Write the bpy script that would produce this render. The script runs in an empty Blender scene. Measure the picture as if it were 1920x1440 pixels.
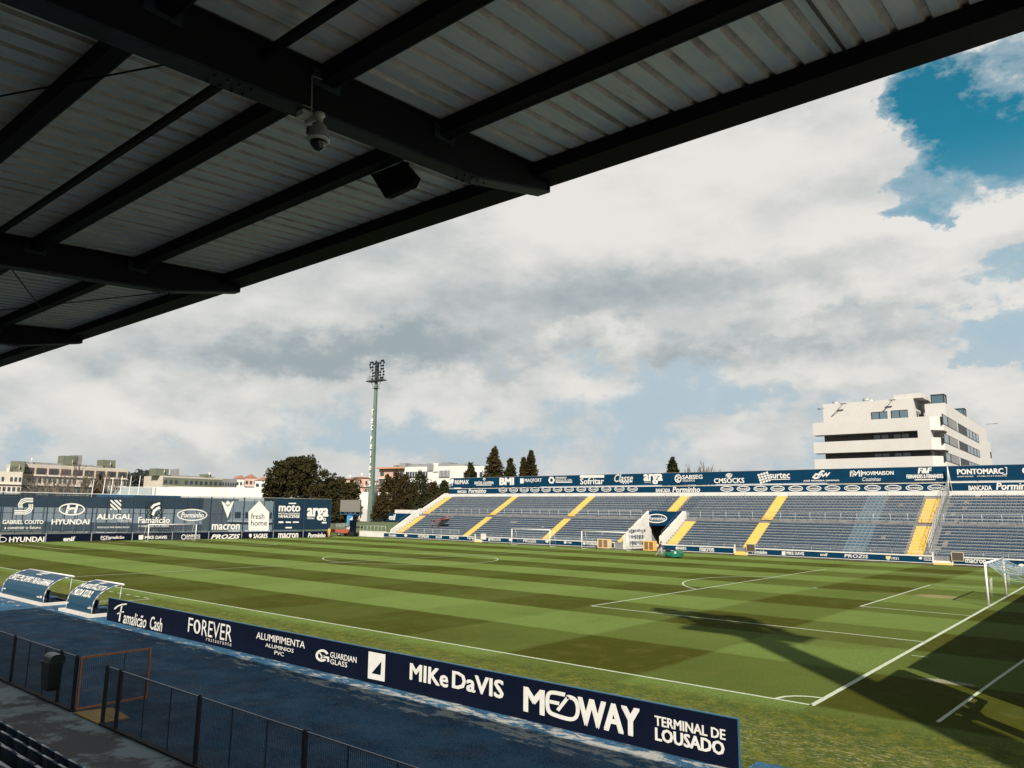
import bpy, bmesh, math, random
from mathutils import Vector, Matrix
R=math.radians
scene=bpy.context.scene
col=scene.collection
random.seed(7)
# ---------------------------------------------------------------- camera, world, sun, exposure
CF=1408.305; CP=Vector((7.4968,-21.9278,5.1346)); YAW,PIT,ROL=2.266439,0.166890,0.0125376
FW=Vector((math.cos(PIT)*math.cos(YAW),math.cos(PIT)*math.sin(YAW),math.sin(PIT)))
_rt=Vector((math.sin(YAW),-math.cos(YAW),0)); _up=_rt.cross(FW)
RT=math.cos(ROL)*_rt+math.sin(ROL)*_up; UP=-math.sin(ROL)*_rt+math.cos(ROL)*_up
cd=bpy.data.cameras.new('camera'); cam=bpy.data.objects.new('camera',cd); col.objects.link(cam); scene.camera=cam
cd.sensor_width=36; cd.lens=CF/1920*36; cd.clip_start=0.05; cd.clip_end=6000
cam.matrix_world=Matrix(((RT.x,UP.x,-FW.x,CP.x),(RT.y,UP.y,-FW.y,CP.y),(RT.z,UP.z,-FW.z,CP.z),(0,0,0,1)))
def ray(x,y): return FW+(x-960)/CF*RT+(720-y)/CF*UP
def azel(x,y):
    d=ray(x,y).normalized(); return math.atan2(d.x,d.y),math.asin(d.z)
def at_depth(x,y,dep): return CP+ray(x,y)*dep
SUNV=Vector((-0.915,0.985,-1.0)).normalized()
sd=bpy.data.lights.new('sun','SUN'); sd.energy=5.0; sd.angle=R(0.42); sd.color=(1.0,0.93,0.82)
so=bpy.data.objects.new('sun',sd); col.objects.link(so); so.rotation_euler=SUNV.to_track_quat('-Z','Y').to_euler(); so.location=(30,-40,40)
sun_el=math.asin(-SUNV.z); sun_az=math.atan2(-SUNV.x,-SUNV.y)
vs=scene.view_settings; vs.view_transform='Standard'; vs.look='None'; vs.gamma=1; vs.use_curve_mapping=False; vs.exposure=0.95
world=bpy.data.worlds.new('World'); scene.world=world; world.use_nodes=True
class NT:
    def __init__(s,nt): s.n=nt.nodes; s.l=nt.links
    def new(s,t,**k):
        o=s.n.new(t)
        for a,b in k.items(): setattr(o,a,b)
        return o
    def val(s,sock,v):
        if isinstance(v,bpy.types.NodeSocket): s.l.new(v,sock)
        else: sock.default_value=v
    def math(s,op,a,b=0.0,c=None,clamp=False):
        o=s.n.new('ShaderNodeMath'); o.operation=op; o.use_clamp=clamp
        s.val(o.inputs[0],a); s.val(o.inputs[1],b)
        if c is not None: s.val(o.inputs[2],c)
        return o.outputs[0]
    def mix(s,f,a,b,mode='MIX'):
        o=s.n.new('ShaderNodeMix'); o.data_type='RGBA'; o.blend_type=mode
        s.val(o.inputs[0],f); s.val(o.inputs[6],a); s.val(o.inputs[7],b); return o.outputs[2]
    def noise(s,vec,scale,detail=4,rough=.55,dist=0.0):
        o=s.n.new('ShaderNodeTexNoise'); s.l.new(vec,o.inputs['Vector']); o.inputs['Scale'].default_value=scale
        o.inputs['Detail'].default_value=detail; o.inputs['Roughness'].default_value=rough; o.inputs['Distortion'].default_value=dist
        return o.outputs['Fac']
    def ramp(s,f,a,b,c0=0.0,c1=1.0):
        o=s.n.new('ShaderNodeMapRange'); o.interpolation_type='SMOOTHSTEP'; s.val(o.inputs[0],f)
        o.inputs[1].default_value=a; o.inputs[2].default_value=b; o.inputs[3].default_value=c0; o.inputs[4].default_value=c1
        return o.outputs[0]
def C4(c): return (c[0],c[1],c[2],1.0)
def make_world():
    nt=NT(world.node_tree); bg=world.node_tree.nodes['Background']
    sky=nt.new('ShaderNodeTexSky',sky_type='NISHITA',sun_disc=False,sun_elevation=sun_el,sun_rotation=sun_az)
    sky.air_density=1.0; sky.dust_density=0.7; sky.ozone_density=2.0
    tc=nt.new('ShaderNodeTexCoord'); sep=nt.new('ShaderNodeSeparateXYZ'); nt.l.new(tc.outputs['Generated'],sep.inputs[0])
    x,y,z=sep.outputs
    az=nt.math('ARCTAN2',x,y); el=nt.math('ARCSINE',z)
    den=nt.math('ADD',nt.math('MAXIMUM',z,0.0),0.16)
    cmb=nt.new('ShaderNodeCombineXYZ'); nt.l.new(nt.math('DIVIDE',x,den),cmb.inputs[0]); nt.l.new(nt.math('DIVIDE',y,den),cmb.inputs[1])
    nt.l.new(nt.math('MULTIPLY',z,1.5),cmb.inputs[2])
    pv=cmb.outputs[0]
    gen=tc.outputs['Generated']
    def mp(scale,loc=(0,0,0)):
        o=nt.new('ShaderNodeMapping'); nt.l.new(gen,o.inputs[0]); o.inputs['Scale'].default_value=scale; o.inputs['Location'].default_value=loc; return o.outputs[0]
    st0=mp((1,1,1.9)); st1=mp((1,1,1.9),(.0,.0,.075)); 
    def puff(v): return nt.math('ADD',nt.math('MULTIPLY',nt.noise(v,3.6,3,.5,.0),.5),nt.math('MULTIPLY',nt.noise(v,9.5,9,.56,.12),.5))
    p0=puff(st0); p1=puff(st1)
    relief=nt.math('SUBTRACT',p0,p1)                      # lit tops, shaded bases
    n3=nt.noise(mp((1,1,1.5)),8,9,.60,.1); n4=nt.noise(gen,26,8,.66,.15)
    wn=nt.math('SUBTRACT',nt.math('ADD',nt.math('MULTIPLY',p0,.45),nt.math('ADD',nt.math('MULTIPLY',n3,.33),nt.math('MULTIPLY',n4,.22))),.5)
    wt=nt.new('ShaderNodeTexNoise'); nt.l.new(mp((1,1,1.6)),wt.inputs['Vector']); wt.inputs['Scale'].default_value=7.5; wt.inputs['Detail'].default_value=9; wt.inputs['Roughness'].default_value=.62
    ws=nt.new('ShaderNodeSeparateXYZ'); nt.l.new(wt.outputs['Color'],ws.inputs[0])
    az=nt.math('ADD',az,nt.math('MULTIPLY',nt.math('SUBTRACT',ws.outputs[0],.5),.34)); elw=nt.math('ADD',el,nt.math('MULTIPLY',nt.math('SUBTRACT',ws.outputs[1],.5),.19))
    def blob(px,py,rx,ry,amp,acc):
        a,e=azel(px,py); sx=rx/CF*1.0; sy=ry/CF*1.0
        u=nt.math('DIVIDE',nt.math('SUBTRACT',az,a),sx); v=nt.math('DIVIDE',nt.math('SUBTRACT',elw,e),sy)
        g=nt.math('MULTIPLY',nt.math('EXPONENT',nt.math('MULTIPLY',nt.math('ADD',nt.math('MULTIPLY',u,u),nt.math('MULTIPLY',v,v)),-1.0)),amp)
        return g if acc is None else nt.math('ADD',acc,g)
    h=None
    for b in [(1860,225,125,72,1.7),(1760,200,80,66,1.1),(1680,160,60,50,.65),(1735,370,50,28,.8),(1700,400,60,18,.55),(1975,290,80,60,.8),(1900,488,66,22,.62),(1840,520,50,18,.35),(1930,70,60,26,.4),(1600,395,30,12,.3),
              (1260,690,130,34,.62),(1500,745,330,34,.42),(1350,735,120,30,.3),(930,690,160,22,.40),(1000,800,380,46,.40),(1180,760,90,60,.35),(345,700,80,32,.42),(110,830,160,34,.55),(620,800,330,45,.42),
              (1905,610,100,60,1.0),(1800,640,120,30,.45),(1420,640,160,30,.36),(1640,850,260,60,.40),(190,650,60,26,.30),(1100,860,500,36,.35),(560,730,60,20,.2),
              (1330,360,330,130,-.5),(1600,690,130,34,-.4),(1880,730,80,44,-.5),(300,775,110,34,-.35),(1130,650,80,30,-.5),(700,480,300,90,-.4),(1640,560,230,36,-.3),(1740,70,90,40,-.35)]:
        h=blob(*b,h)
    top=nt.ramp(el,.66,1.0,0,.85)
    h=nt.math('ADD',h,top)
    D=nt.math('SUBTRACT',h,nt.math('MULTIPLY',wn,2.7))
    cover=nt.ramp(D,.28,.66,1,0)
    s=None
    for b in [(1250,330,330,120,.40),(1700,440,260,50,.30),(1010,400,170,80,.18),(560,560,230,50,.12),(1650,565,250,34,.34),(330,790,110,34,.34),(1130,645,80,26,.36),(1600,690,170,36,.25),
              (1880,730,90,50,.35),(60,700,120,40,.22),(1740,90,110,50,.25),(850,740,200,26,.12),(1860,380,120,50,.30),
              (1120,565,250,46,-.32),(1400,505,240,30,-.24),(650,650,240,36,-.50),(480,670,190,30,-.36),(760,680,120,30,-.3),(1020,690,120,20,-.2),(960,470,170,40,-.04),(1600,615,230,22,-.26),(1300,650,120,24,-.30),(1000,620,170,40,-.20),(700,420,120,60,-.1),(1500,740,150,20,-.15)]:
        s=blob(*b,s)
    sh=nt.ramp(nt.math('ADD',nt.math('ADD',s,.665),nt.math('ADD',nt.math('MULTIPLY',relief,1.5),nt.math('MULTIPLY',wn,.2))),0.0,1.15,0,1)
    grey=(.265,.315,.335,1); white=(.635,.62,.59,1)
    cl=nt.mix(sh,grey,white)
    sk=nt.mix(1.0,sky.outputs[0],(.0125,.080,.072,1),'MULTIPLY')
    lowc=(.33,.43,.49,1)
    blue=nt.mix(nt.ramp(el,.17,.44,1,0),sk,lowc)
    blue=nt.mix(nt.ramp(D,.55,1.25,.55,0),blue,(.38,.45,.49,1))
    fin=nt.mix(cover,blue,cl)
    fin=nt.mix(nt.ramp(el,-.01,.10,.45,0),fin,(.42,.445,.46,1))
    nt.l.new(fin,bg.inputs[0]); bg.inputs[1].default_value=.66
make_world()
# ---------------------------------------------------------------- materials
MATS={}
def mat(name,color,rough=.7,var=.0,vscale=3.0,bump=0.0,bscale=20.0,metal=0.0,color2=None,spec=.5,detail=5):
    if name in MATS: return MATS[name]
    color=tuple(c*.70 for c in color); color2=tuple(c*.70 for c in color2) if color2 else None
    m=bpy.data.materials.new(name); m.use_nodes=True; nt=NT(m.node_tree); b=m.node_tree.nodes['Principled BSDF']
    b.inputs['Roughness'].default_value=rough; b.inputs['Metallic'].default_value=metal; b.inputs['Specular IOR Level'].default_value=spec
    b.inputs['Base Color'].default_value=C4(color)
    if var or bump or color2:
        g=nt.new('ShaderNodeNewGeometry').outputs['Position']
        if var or color2:
            n=nt.noise(g,vscale,detail,.6,.2); n2=nt.noise(g,vscale*6,3,.6)
            nn=nt.math('ADD',nt.math('MULTIPLY',n,.65),nt.math('MULTIPLY',n2,.35))
            f=nt.ramp(nn,.33,.67,0,1)
            c2=color2 if color2 else [c*(1-var) for c in color]
            c1=color if color2 else [min(1,c*(1+var)) for c in color]
            nt.l.new(nt.mix(f,C4(c2),C4(c1)),b.inputs['Base Color'])
        if bump:
            bn=nt.new('ShaderNodeBump'); bn.inputs['Strength'].default_value=bump; bn.inputs['Distance'].default_value=.02
            nt.l.new(nt.noise(g,bscale,5,.6),bn.inputs['Height']); nt.l.new(bn.outputs[0],b.inputs['Normal'])
    MATS[name]=m; return m
M_wall=mat('white_render',(.64,.61,.565),.85,.10,.8,.2,30)
M_white=mat('white_paint',(.66,.64,.60),.5,.05,2)
M_letter=mat('white_print',(.70,.68,.64),.6,.05,4)
M_navy=mat('navy_board',(.0035,.006,.018),.55,.12,1.2,.05,8,spec=.08)
M_blueb=mat('blue_board',(.0015,.034,.078),.6,.12,.8,spec=.08)
M_steel=mat('dark_steel',(.0055,.005,.007),.7,.25,2.0,.1,40,spec=.2)
M_steelb=mat('lit_steel',(.022,.030,.042),.6,.35,2.0,spec=.3)  # paler copy of the dark steel, ground-bounce light put into the colour
M_post=mat('fence_post_blue',(.020,.026,.040),.5,.3,5)
M_galv=mat('galvanised',(.42,.43,.43),.45,.12,6,metal=.4)
M_black=mat('black_plastic',(.008,.008,.009),.5)
M_dark=mat('dark_void',(.006,.006,.008),.9)
M_conc=mat('concrete',(.42,.39,.35),.9,.22,1.3,.3,18)
M_yel=mat('yellow_step_paint',(.76,.48,.055),.7,color2=(.68,.47,.19),vscale=1.6,bump=.1)
M_glass=mat('window_glass',(.03,.045,.06),.12,.3,.6,spec=.8)
M_rail=mat('rail_paint',(.50,.52,.53),.5,.15,3)
M_greenm=mat('mast_green',(.115,.165,.13),.6,.16,.35,.1,10)
M_line=mat('line_paint',(.58,.60,.50),.9,color2=(.30,.36,.20),vscale=9,detail=6)
M_goal=mat('goal_white',(.78,.77,.74),.4)
# ---------------------------------------------------------------- mesh builder
WL={}
class MB:
    def __init__(s): s.v=[]; s.f=[]; s.m=[]; s.cur=0; s.sm=[]
    def face(s,idx,smooth=False): s.f.append(idx); s.m.append(s.cur); s.sm.append(smooth)
    def quad(s,a,b,c,d):
        n=len(s.v); s.v+= [tuple(a),tuple(b),tuple(c),tuple(d)]; s.face((n,n+1,n+2,n+3))
    def poly(s,pts):
        n=len(s.v); s.v+=[tuple(p) for p in pts]; s.face(tuple(range(n,n+len(pts))))
    def box(s,x0,y0,z0,x1,y1,z1):
        s.obox(Vector(((x0+x1)/2,(y0+y1)/2,(z0+z1)/2)),Vector((abs(x1-x0)/2,0,0)),Vector((0,abs(y1-y0)/2,0)),Vector((0,0,abs(z1-z0)/2)))
    def obox(s,c,a,b,d):
        n=len(s.v)
        for k in (-1,1):
            for (i,j) in ((-1,-1),(1,-1),(1,1),(-1,1)): s.v.append(tuple(c+a*i+b*j+d*k))
        for q in ((3,2,1,0),(4,5,6,7),(0,1,5,4),(1,2,6,5),(2,3,7,6),(3,0,4,7)): s.face(tuple(n+i for i in q))
    def extr(s,pts,d):
        pts=[Vector(p) for p in pts]; d=Vector(d); n=len(s.v); k=len(pts)
        s.v+=[tuple(p) for p in pts]+[tuple(p+d) for p in pts]
        s.face(tuple(range(n+k-1,n-1,-1))); s.face(tuple(range(n+k,n+2*k)))
        for i in range(k): j=(i+1)%k; s.face((n+i,n+j,n+k+j,n+k+i))
    def tube(s,p0,p1,r0,r1=None,n=8,cap=True,smooth=True):
        r1=r0 if r1 is None else r1
        p0=Vector(p0);p1=Vector(p1); d=(p1-p0)
        if d.length<1e-9: return
        d.normalize(); a=d.orthogonal().normalized(); b=d.cross(a); k=len(s.v)
        for p,r in ((p0,r0),(p1,r1)):
            for i in range(n):
                t=2*math.pi*i/n; s.v.append(tuple(p+(a*math.cos(t)+b*math.sin(t))*r))
        for i in range(n): j=(i+1)%n; s.face((k+i,k+j,k+n+j,k+n+i),smooth)
        if cap: s.face(tuple(range(k+n-1,k-1,-1))); s.face(tuple(range(k+n,k+2*n)))
    def path(s,pts,r,n=6):
        for a,b in zip(pts[:-1],pts[1:]): s.tube(a,b,r,n=n,cap=True)
    def lathe(s,c,prof,n=20,axis='Z'):
        c=Vector(c); k=len(s.v)
        for (r,z) in prof:
            for i in range(n):
                t=2*math.pi*i/n
                o=Vector((r*math.cos(t),r*math.sin(t),z)) if axis=='Z' else Vector((r*math.cos(t),z,r*math.sin(t)))
                s.v.append(tuple(c+o))
        for q in range(len(prof)-1):
            for i in range(n):
                j=(i+1)%n; s.face((k+q*n+i,k+q*n+j,k+(q+1)*n+j,k+(q+1)*n+i),True)
    def mesh(s,name,mats,off=(0,0,0)):
        me=bpy.data.meshes.new(name); o=Vector(off)
        me.from_pydata([(a[0]-o.x,a[1]-o.y,a[2]-o.z) for a in s.v],[],s.f)
        for m in (mats if isinstance(mats,(list,tuple)) else [mats]): me.materials.append(m)
        if len(me.materials)>1: me.polygons.foreach_set('material_index',s.m)
        me.polygons.foreach_set('use_smooth',s.sm)
        me.update(); return me
    def build(s,name,mats,parent=None,**tags):
        L=WL.get(parent.name,Vector()) if parent else Vector()
        return link(name,s.mesh(name,mats,L),parent,**tags)
def link(name,me,parent=None,loc=(0,0,0),label=None,cat=None,group=None,kind=None):
    o=bpy.data.objects.new(name,me); col.objects.link(o)
    if parent: o.parent=parent; WL[o.name]=WL.get(parent.name,Vector())+Vector(loc)
    else: WL[o.name]=Vector(loc)
    o.location=loc
    if label: o['label']=label
    if cat: o['category']=cat
    if group: o['group']=group
    if kind: o['kind']=kind
    return o
def thing(name,label,cat,loc,group=None):
    o=link(name,None,None,loc,label,cat,group); o.empty_display_size=.3; return o
# ---------------------------------------------------------------- planes and print
class VP:
    """a vertical plane through A and B (left to right as seen), with lettering laid on it"""
    def __init__(s,A,B,off=.02):
        s.A=Vector((A[0],A[1],0)); d=Vector((B[0]-A[0],B[1]-A[1],0)); s.len=d.length; s.u=d.normalized()
        s.n=Vector((s.u.y,-s.u.x,0))
        if s.n.dot(CP-s.A)<0: s.n=-s.n
        s.off=off
    def px(s,x,y):
        d=ray(x,y); t=(s.A-CP).dot(s.n)/d.dot(s.n); p=CP+d*t; return (p-s.A).dot(s.u),p.z
    def P(s,a,z,o=None): return s.A+s.u*a+Vector((0,0,z))+s.n*(s.off if o is None else o)
TXT={}
def textdata(txt,bold,shear):
    k=(txt,bold,shear)
    if k in TXT: return TXT[k]
    cu=bpy.data.curves.new('t','FONT'); cu.body=txt; cu.offset=bold; cu.shear=shear; cu.resolution_u=2; cu.size=1
    o=bpy.data.objects.new('t',cu); col.objects.link(o)
    dg=bpy.context.evaluated_depsgraph_get(); me=o.evaluated_get(dg).to_mesh()
    vs_=[v.co.copy() for v in me.vertices]; fs=[tuple(p.vertices) for p in me.polygons]
    o.evaluated_get(dg).to_mesh_clear(); bpy.data.objects.remove(o); bpy.data.curves.remove(cu)
    if not vs_: vs_=[Vector((0,0,0))]
    x0=min(v.x for v in vs_); x1=max(v.x for v in vs_); y0=min(v.y for v in vs_); y1=max(v.y for v in vs_)
    TXT[k]=([( (v.x-x0)/max(1e-6,x1-x0),(v.y-y0)/max(1e-6,y1-y0)) for v in vs_],fs); return TXT[k]
def put(pl,txt,xl,xr,yt,yb,parent,bold=.02,shear=0.,m=None,yr=None,mb=None):
    """text whose left end is at (xl, yt..yb) and right end at xr; yr = top/bottom at the right end"""
    a0,z0=pl.px(xl,yb); _,z1=pl.px(xl,yt); a1,zr=pl.px(xr,yr[1] if yr else yb)
    if yr: _,z1r=pl.px(xr,yr[0]); z0=(z0+zr)/2; z1=(z1+z1r)/2
    else:
        am,z0=pl.px((xl+xr)/2,yb); _,z1=pl.px((xl+xr)/2,yt)
    vs_,fs=textdata(txt,0.0,shear)
    own=mb is None
    if own: mb=MB()
    hh=z1-z0; dl=max(0,bold-.008)*hh*1.0
    D=[(0,0)] if dl<=0 else [(0,0),(-1,-.5),(1,.5),(-1,.5),(1,-.5)]
    for q,(du,dv) in enumerate(D):
        n=len(mb.v); o=pl.off+q*max(.0006,min(.003,hh*.004))
        for (u,v) in vs_: mb.v.append(tuple(pl.P(a0+dl+(a1-a0-2*dl)*u+du*dl,z0+dl*.5+(hh-dl)*v+dv*dl,o)))
        for f in fs: mb.face(tuple(n+i for i in f))
    if own: return mb.build('lettering',m or M_letter,parent)
def shape(mb,pl,pts,o=None):
    """a flat print: polygon in pixel coordinates laid on the plane"""
    P=[pl.P(*pl.px(x,y),o) for x,y in pts]; mb.poly(P)
def ell(cx,cy,rx,ry,n=24,a0=0,a1=2*math.pi): return [(cx+rx*math.cos(a0+(a1-a0)*i/n),cy+ry*math.sin(a0+(a1-a0)*i/n)) for i in range(n+1)]
def ring(mb,pl,cx,cy,rx,ry,w,n=24,a0=0,a1=2*math.pi,o=None):
    A=ell(cx,cy,rx,ry,n,a0,a1); B=ell(cx,cy,rx-w,ry-w,n,a0,a1)
    for i in range(n): shape(mb,pl,[A[i],A[i+1],B[i+1],B[i]],o)
def chaikin(pts,k=2):
    for _ in range(k):
        q=[pts[0]]
        for a,b in zip(pts[:-1],pts[1:]): q+=[(a[0]*.75+b[0]*.25,a[1]*.75+b[1]*.25),(a[0]*.25+b[0]*.75,a[1]*.25+b[1]*.75)]
        pts=q+[pts[-1]]
    return pts
def stroke(mb,pl,pts,w,o=None,rnd=0):
    if rnd: pts=chaikin(pts,rnd)
    n=len(pts); N=[]
    for i in range(n):
        ds=[]
        if i>0: ds.append((pts[i][0]-pts[i-1][0],pts[i][1]-pts[i-1][1]))
        if i<n-1: ds.append((pts[i+1][0]-pts[i][0],pts[i+1][1]-pts[i][1]))
        ns=[(-d[1]/(math.hypot(*d) or 1),d[0]/(math.hypot(*d) or 1)) for d in ds]
        sx,sy=sum(q[0] for q in ns),sum(q[1] for q in ns); L=math.hypot(sx,sy) or 1; sx/=L; sy/=L
        k=max(.45,sx*ns[0][0]+sy*ns[0][1]); N.append((sx*w/2/k,sy*w/2/k))
    for i in range(n-1):
        a,b,na,nb=pts[i],pts[i+1],N[i],N[i+1]
        shape(mb,pl,[(a[0]+na[0],a[1]+na[1]),(b[0]+nb[0],b[1]+nb[1]),(b[0]-nb[0],b[1]-nb[1]),(a[0]-na[0],a[1]-na[1])],o)
def oval(pl,cx,cy,rx,ry,parent,w=1.0,m=None):
    mb=MB(); ring(mb,pl,cx,cy,rx,ry,w,20)
    put(pl,'Porminho',cx-rx*.76,cx+rx*.80,cy-ry*.45,cy+ry*.45,None,.03,.25,mb=mb)
    mb.v=mb.v; return mb.build('emblem',m or M_letter,parent)
# ================================================================ GROUND
def pitch_material():
    m=bpy.data.materials.new('mown_turf'); m.use_nodes=True; nt=NT(m.node_tree); b=m.node_tree.nodes['Principled BSDF']
    g=nt.new('ShaderNodeNewGeometry').outputs['Position']; sp=nt.new('ShaderNodeSeparateXYZ'); nt.l.new(g,sp.inputs[0]); x,y,_=sp.outputs
    jit=nt.math('MULTIPLY',nt.math('SUBTRACT',nt.noise(g,.9,3,.6),.5),.9)
    def band(c,per,soft): 
        return nt.ramp(nt.math('SINE',nt.math('MULTIPLY',nt.math('ADD',c,nt.math('MULTIPLY',jit,.35)),math.pi/per)),-soft,soft,0,1)
    sy=band(y,5.667,.10); sx=band(x,5.5,.12)
    right=nt.ramp(x,-22,-8,0,1)
    wy=nt.math('SUBTRACT',.80,nt.math('MULTIPLY',right,.32)); wx=nt.math('ADD',.14,nt.math('MULTIPLY',right,.28))
    f=nt.math('ADD',nt.math('MULTIPLY',sy,wy),nt.math('MULTIPLY',sx,wx))
    f=nt.math('ADD',f,nt.math('MULTIPLY',nt.math('SUBTRACT',nt.noise(g,.16,3,.6),.5),.55),clamp=True)
    f=nt.math('ADD',f,nt.math('MULTIPLY',right,.10),clamp=True)
    light=(.160,.226,.056,1); dark=(.050,.050,.0022,1)
    c=nt.mix(f,light,dark)
    # blades, clumps
    fine=nt.noise(g,38,4,.7); mid=nt.noise(g,5,5,.65); big=nt.noise(g,.5,4,.6)
    c=nt.mix(nt.ramp(fine,.42,.68,0,.5),c,(.026,.040,.008,1))
    c=nt.mix(nt.ramp(mid,.52,.78,0,.42),c,(.082,.080,.018,1))
    c=nt.mix(nt.ramp(big,.55,.75,0,.28),c,(.062,.100,.030,1))
    # margins and wear
    mar=nt.ramp(nt.math('ADD',y,nt.math('MULTIPLY',jit,1.2)),-1.6,-.3,1,0)
    cm=nt.mix(nt.ramp(nt.noise(g,2.3,9,.72),.40,.66,0,1),(.048,.072,.013,1),(.165,.158,.022,1)); cm=nt.mix(nt.ramp(nt.noise(g,13,6,.75),.44,.66,0,.6),cm,(.034,.048,.010,1))
    c=nt.mix(nt.math('MULTIPLY',mar,.85),c,cm)
    strip=nt.math('MULTIPLY',nt.ramp(y,-6.3,-4.2,1,0),nt.ramp(x,-1.5,2.0,1,.15)); strip2=0
    st=nt.new('ShaderNodeMapping'); nt.l.new(g,st.inputs[0]); st.inputs['Scale'].default_value=(.7,1.6,1)
    dry=nt.ramp(nt.math('ADD',nt.noise(st.outputs[0],2.6,7,.72),nt.math('MULTIPLY',nt.math('SUBTRACT',nt.noise(g,.35,2,.5),.5),.35)),.53,.60,0,1)
    c=nt.mix(nt.math('MULTIPLY',nt.math('MULTIPLY',dry,.85),strip),c,(.34,.29,.17,1))
    band2=nt.math('MULTIPLY',nt.ramp(nt.math('ABSOLUTE',nt.math('SUBTRACT',y,-3.2)),.4,2.6,1,0),nt.ramp(y,-7,0,1,0))
    dry2=nt.ramp(nt.noise(st.outputs[0],6,8,.8),.515,.575,0,1)
    c=nt.mix(nt.math('MULTIPLY',nt.math('MULTIPLY',dry2,.9),band2),c,(.46,.41,.25,1))
    def spot(cx,cy,rx,ry,col,amp):
        nonlocal c
        u=nt.math('DIVIDE',nt.math('SUBTRACT',x,cx),rx); v=nt.math('DIVIDE',nt.math('SUBTRACT',y,cy),ry)
        gg=nt.math('EXPONENT',nt.math('MULTIPLY',nt.math('ADD',nt.math('MULTIPLY',u,u),nt.math('MULTIPLY',v,v)),-1.0))
        n=nt.ramp(nt.math('ADD',gg,nt.math('SUBTRACT',nt.noise(g,3,5,.7),.5)),.35,.7,0,amp)
        c=nt.mix(n,c,col)
    spot(-3.4,34.3,1.5,1.3,(.30,.24,.13,1),.75); spot(-6,34,2.0,1.2,(.13,.12,.04,1),.5)
    spot(2.2,5.9,.9,.35,(.35,.33,.25,1),.7); spot(-3,12,3,3,(.07,.060,.012,1),.35)
    c=nt.mix(nt.ramp(nt.noise(g,13,7,.78),.44,.58,0,.45),c,(.034,.050,.010,1)); c=nt.mix(nt.ramp(nt.noise(g,1.1,8,.7),.50,.62,0,.22),c,(.110,.105,.030,1))
    c=nt.mix(1.0,c,(.86,.86,.86,1),'MULTIPLY')
    nt.l.new(c,b.inputs['Base Color']); b.inputs['Roughness'].default_value=.9; b.inputs['Specular IOR Level'].default_value=.03
    bn=nt.new('ShaderNodeBump'); bn.inputs['Strength'].default_value=.75; bn.inputs['Distance'].default_value=.06
    nt.l.new(nt.math('ADD',nt.noise(g,22,6,.75),nt.math('MULTIPLY',nt.noise(g,3.5,4,.6),.8)),bn.inputs['Height']); nt.l.new(bn.outputs[0],b.inputs['Normal'])
    return m
def tarmac_material():
    m=bpy.data.materials.new('worn_blue_tarmac'); m.use_nodes=True; nt=NT(m.node_tree); b=m.node_tree.nodes['Principled BSDF']
    g=nt.new('ShaderNodeNewGeometry').outputs['Position']; sp=nt.new('ShaderNodeSeparateXYZ'); nt.l.new(g,sp.inputs[0]); x,y,_=sp.outputs
    c=nt.mix(nt.ramp(nt.noise(g,.7,9,.72,.0),.38,.62,0,1),(.006,.038,.082,1),(.014,.084,.160,1))
    c=nt.mix(nt.ramp(nt.noise(g,2.6,9,.78,.0),.52,.64,0,.6),c,(.034,.078,.110,1))
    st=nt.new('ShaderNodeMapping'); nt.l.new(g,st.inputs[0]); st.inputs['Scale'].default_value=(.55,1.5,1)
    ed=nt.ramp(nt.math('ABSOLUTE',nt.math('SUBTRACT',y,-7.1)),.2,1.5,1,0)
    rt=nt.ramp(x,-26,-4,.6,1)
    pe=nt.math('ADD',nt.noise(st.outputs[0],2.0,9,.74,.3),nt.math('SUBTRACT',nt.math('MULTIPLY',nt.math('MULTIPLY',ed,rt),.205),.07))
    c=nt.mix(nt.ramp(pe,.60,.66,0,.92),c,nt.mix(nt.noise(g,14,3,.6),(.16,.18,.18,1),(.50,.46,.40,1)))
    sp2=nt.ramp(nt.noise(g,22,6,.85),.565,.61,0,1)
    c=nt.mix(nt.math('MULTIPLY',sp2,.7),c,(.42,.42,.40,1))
    c=nt.mix(nt.ramp(nt.noise(g,48,5,.8),.40,.62,0,.45),c,(.006,.018,.034,1))
    rust=nt.ramp(nt.noise(g,1.7,5,.7,1.0),.70,.74,0,.7); c=nt.mix(rust,c,(.30,.13,.06,1))
    nt.l.new(c,b.inputs['Base Color']); b.inputs['Specular IOR Level'].default_value=.12; nt.l.new(nt.ramp(nt.noise(g,1.1,4,.6),.35,.7,.7,.95),b.inputs['Roughness'])
    bn=nt.new('ShaderNodeBump'); bn.inputs['Strength'].default_value=.5; bn.inputs['Distance'].default_value=.015
    nt.l.new(nt.noise(g,30,6,.75),bn.inputs['Height']); nt.l.new(bn.outputs[0],b.inputs['Normal'])
    return m
def path_material():
    m=bpy.data.materials.new('stained_concrete_path'); m.use_nodes=True; nt=NT(m.node_tree); b=m.node_tree.nodes['Principled BSDF']
    g=nt.new('ShaderNodeNewGeometry').outputs['Position']
    c=nt.mix(nt.ramp(nt.noise(g,.5,9,.7,.1),.45,.53,0,1),(.12,.105,.105,1),(.27,.30,.305,1))
    c=nt.mix(nt.ramp(nt.noise(g,3,6,.7),.55,.75,0,.5),c,(.05,.045,.045,1))
    c=nt.mix(nt.ramp(nt.noise(g,17,4,.8),.64,.70,0,.6),c,(.33,.32,.30,1))
    nt.l.new(c,b.inputs['Base Color']); b.inputs['Roughness'].default_value=.9; b.inputs['Specular IOR Level'].default_value=.15
    bn=nt.new('ShaderNodeBump'); bn.inputs['Strength'].default_value=.5; bn.inputs['Distance'].default_value=.01
    nt.l.new(nt.noise(g,45,5,.7),bn.inputs['Height']); nt.l.new(bn.outputs[0],b.inputs['Normal'])
    return m
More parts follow.
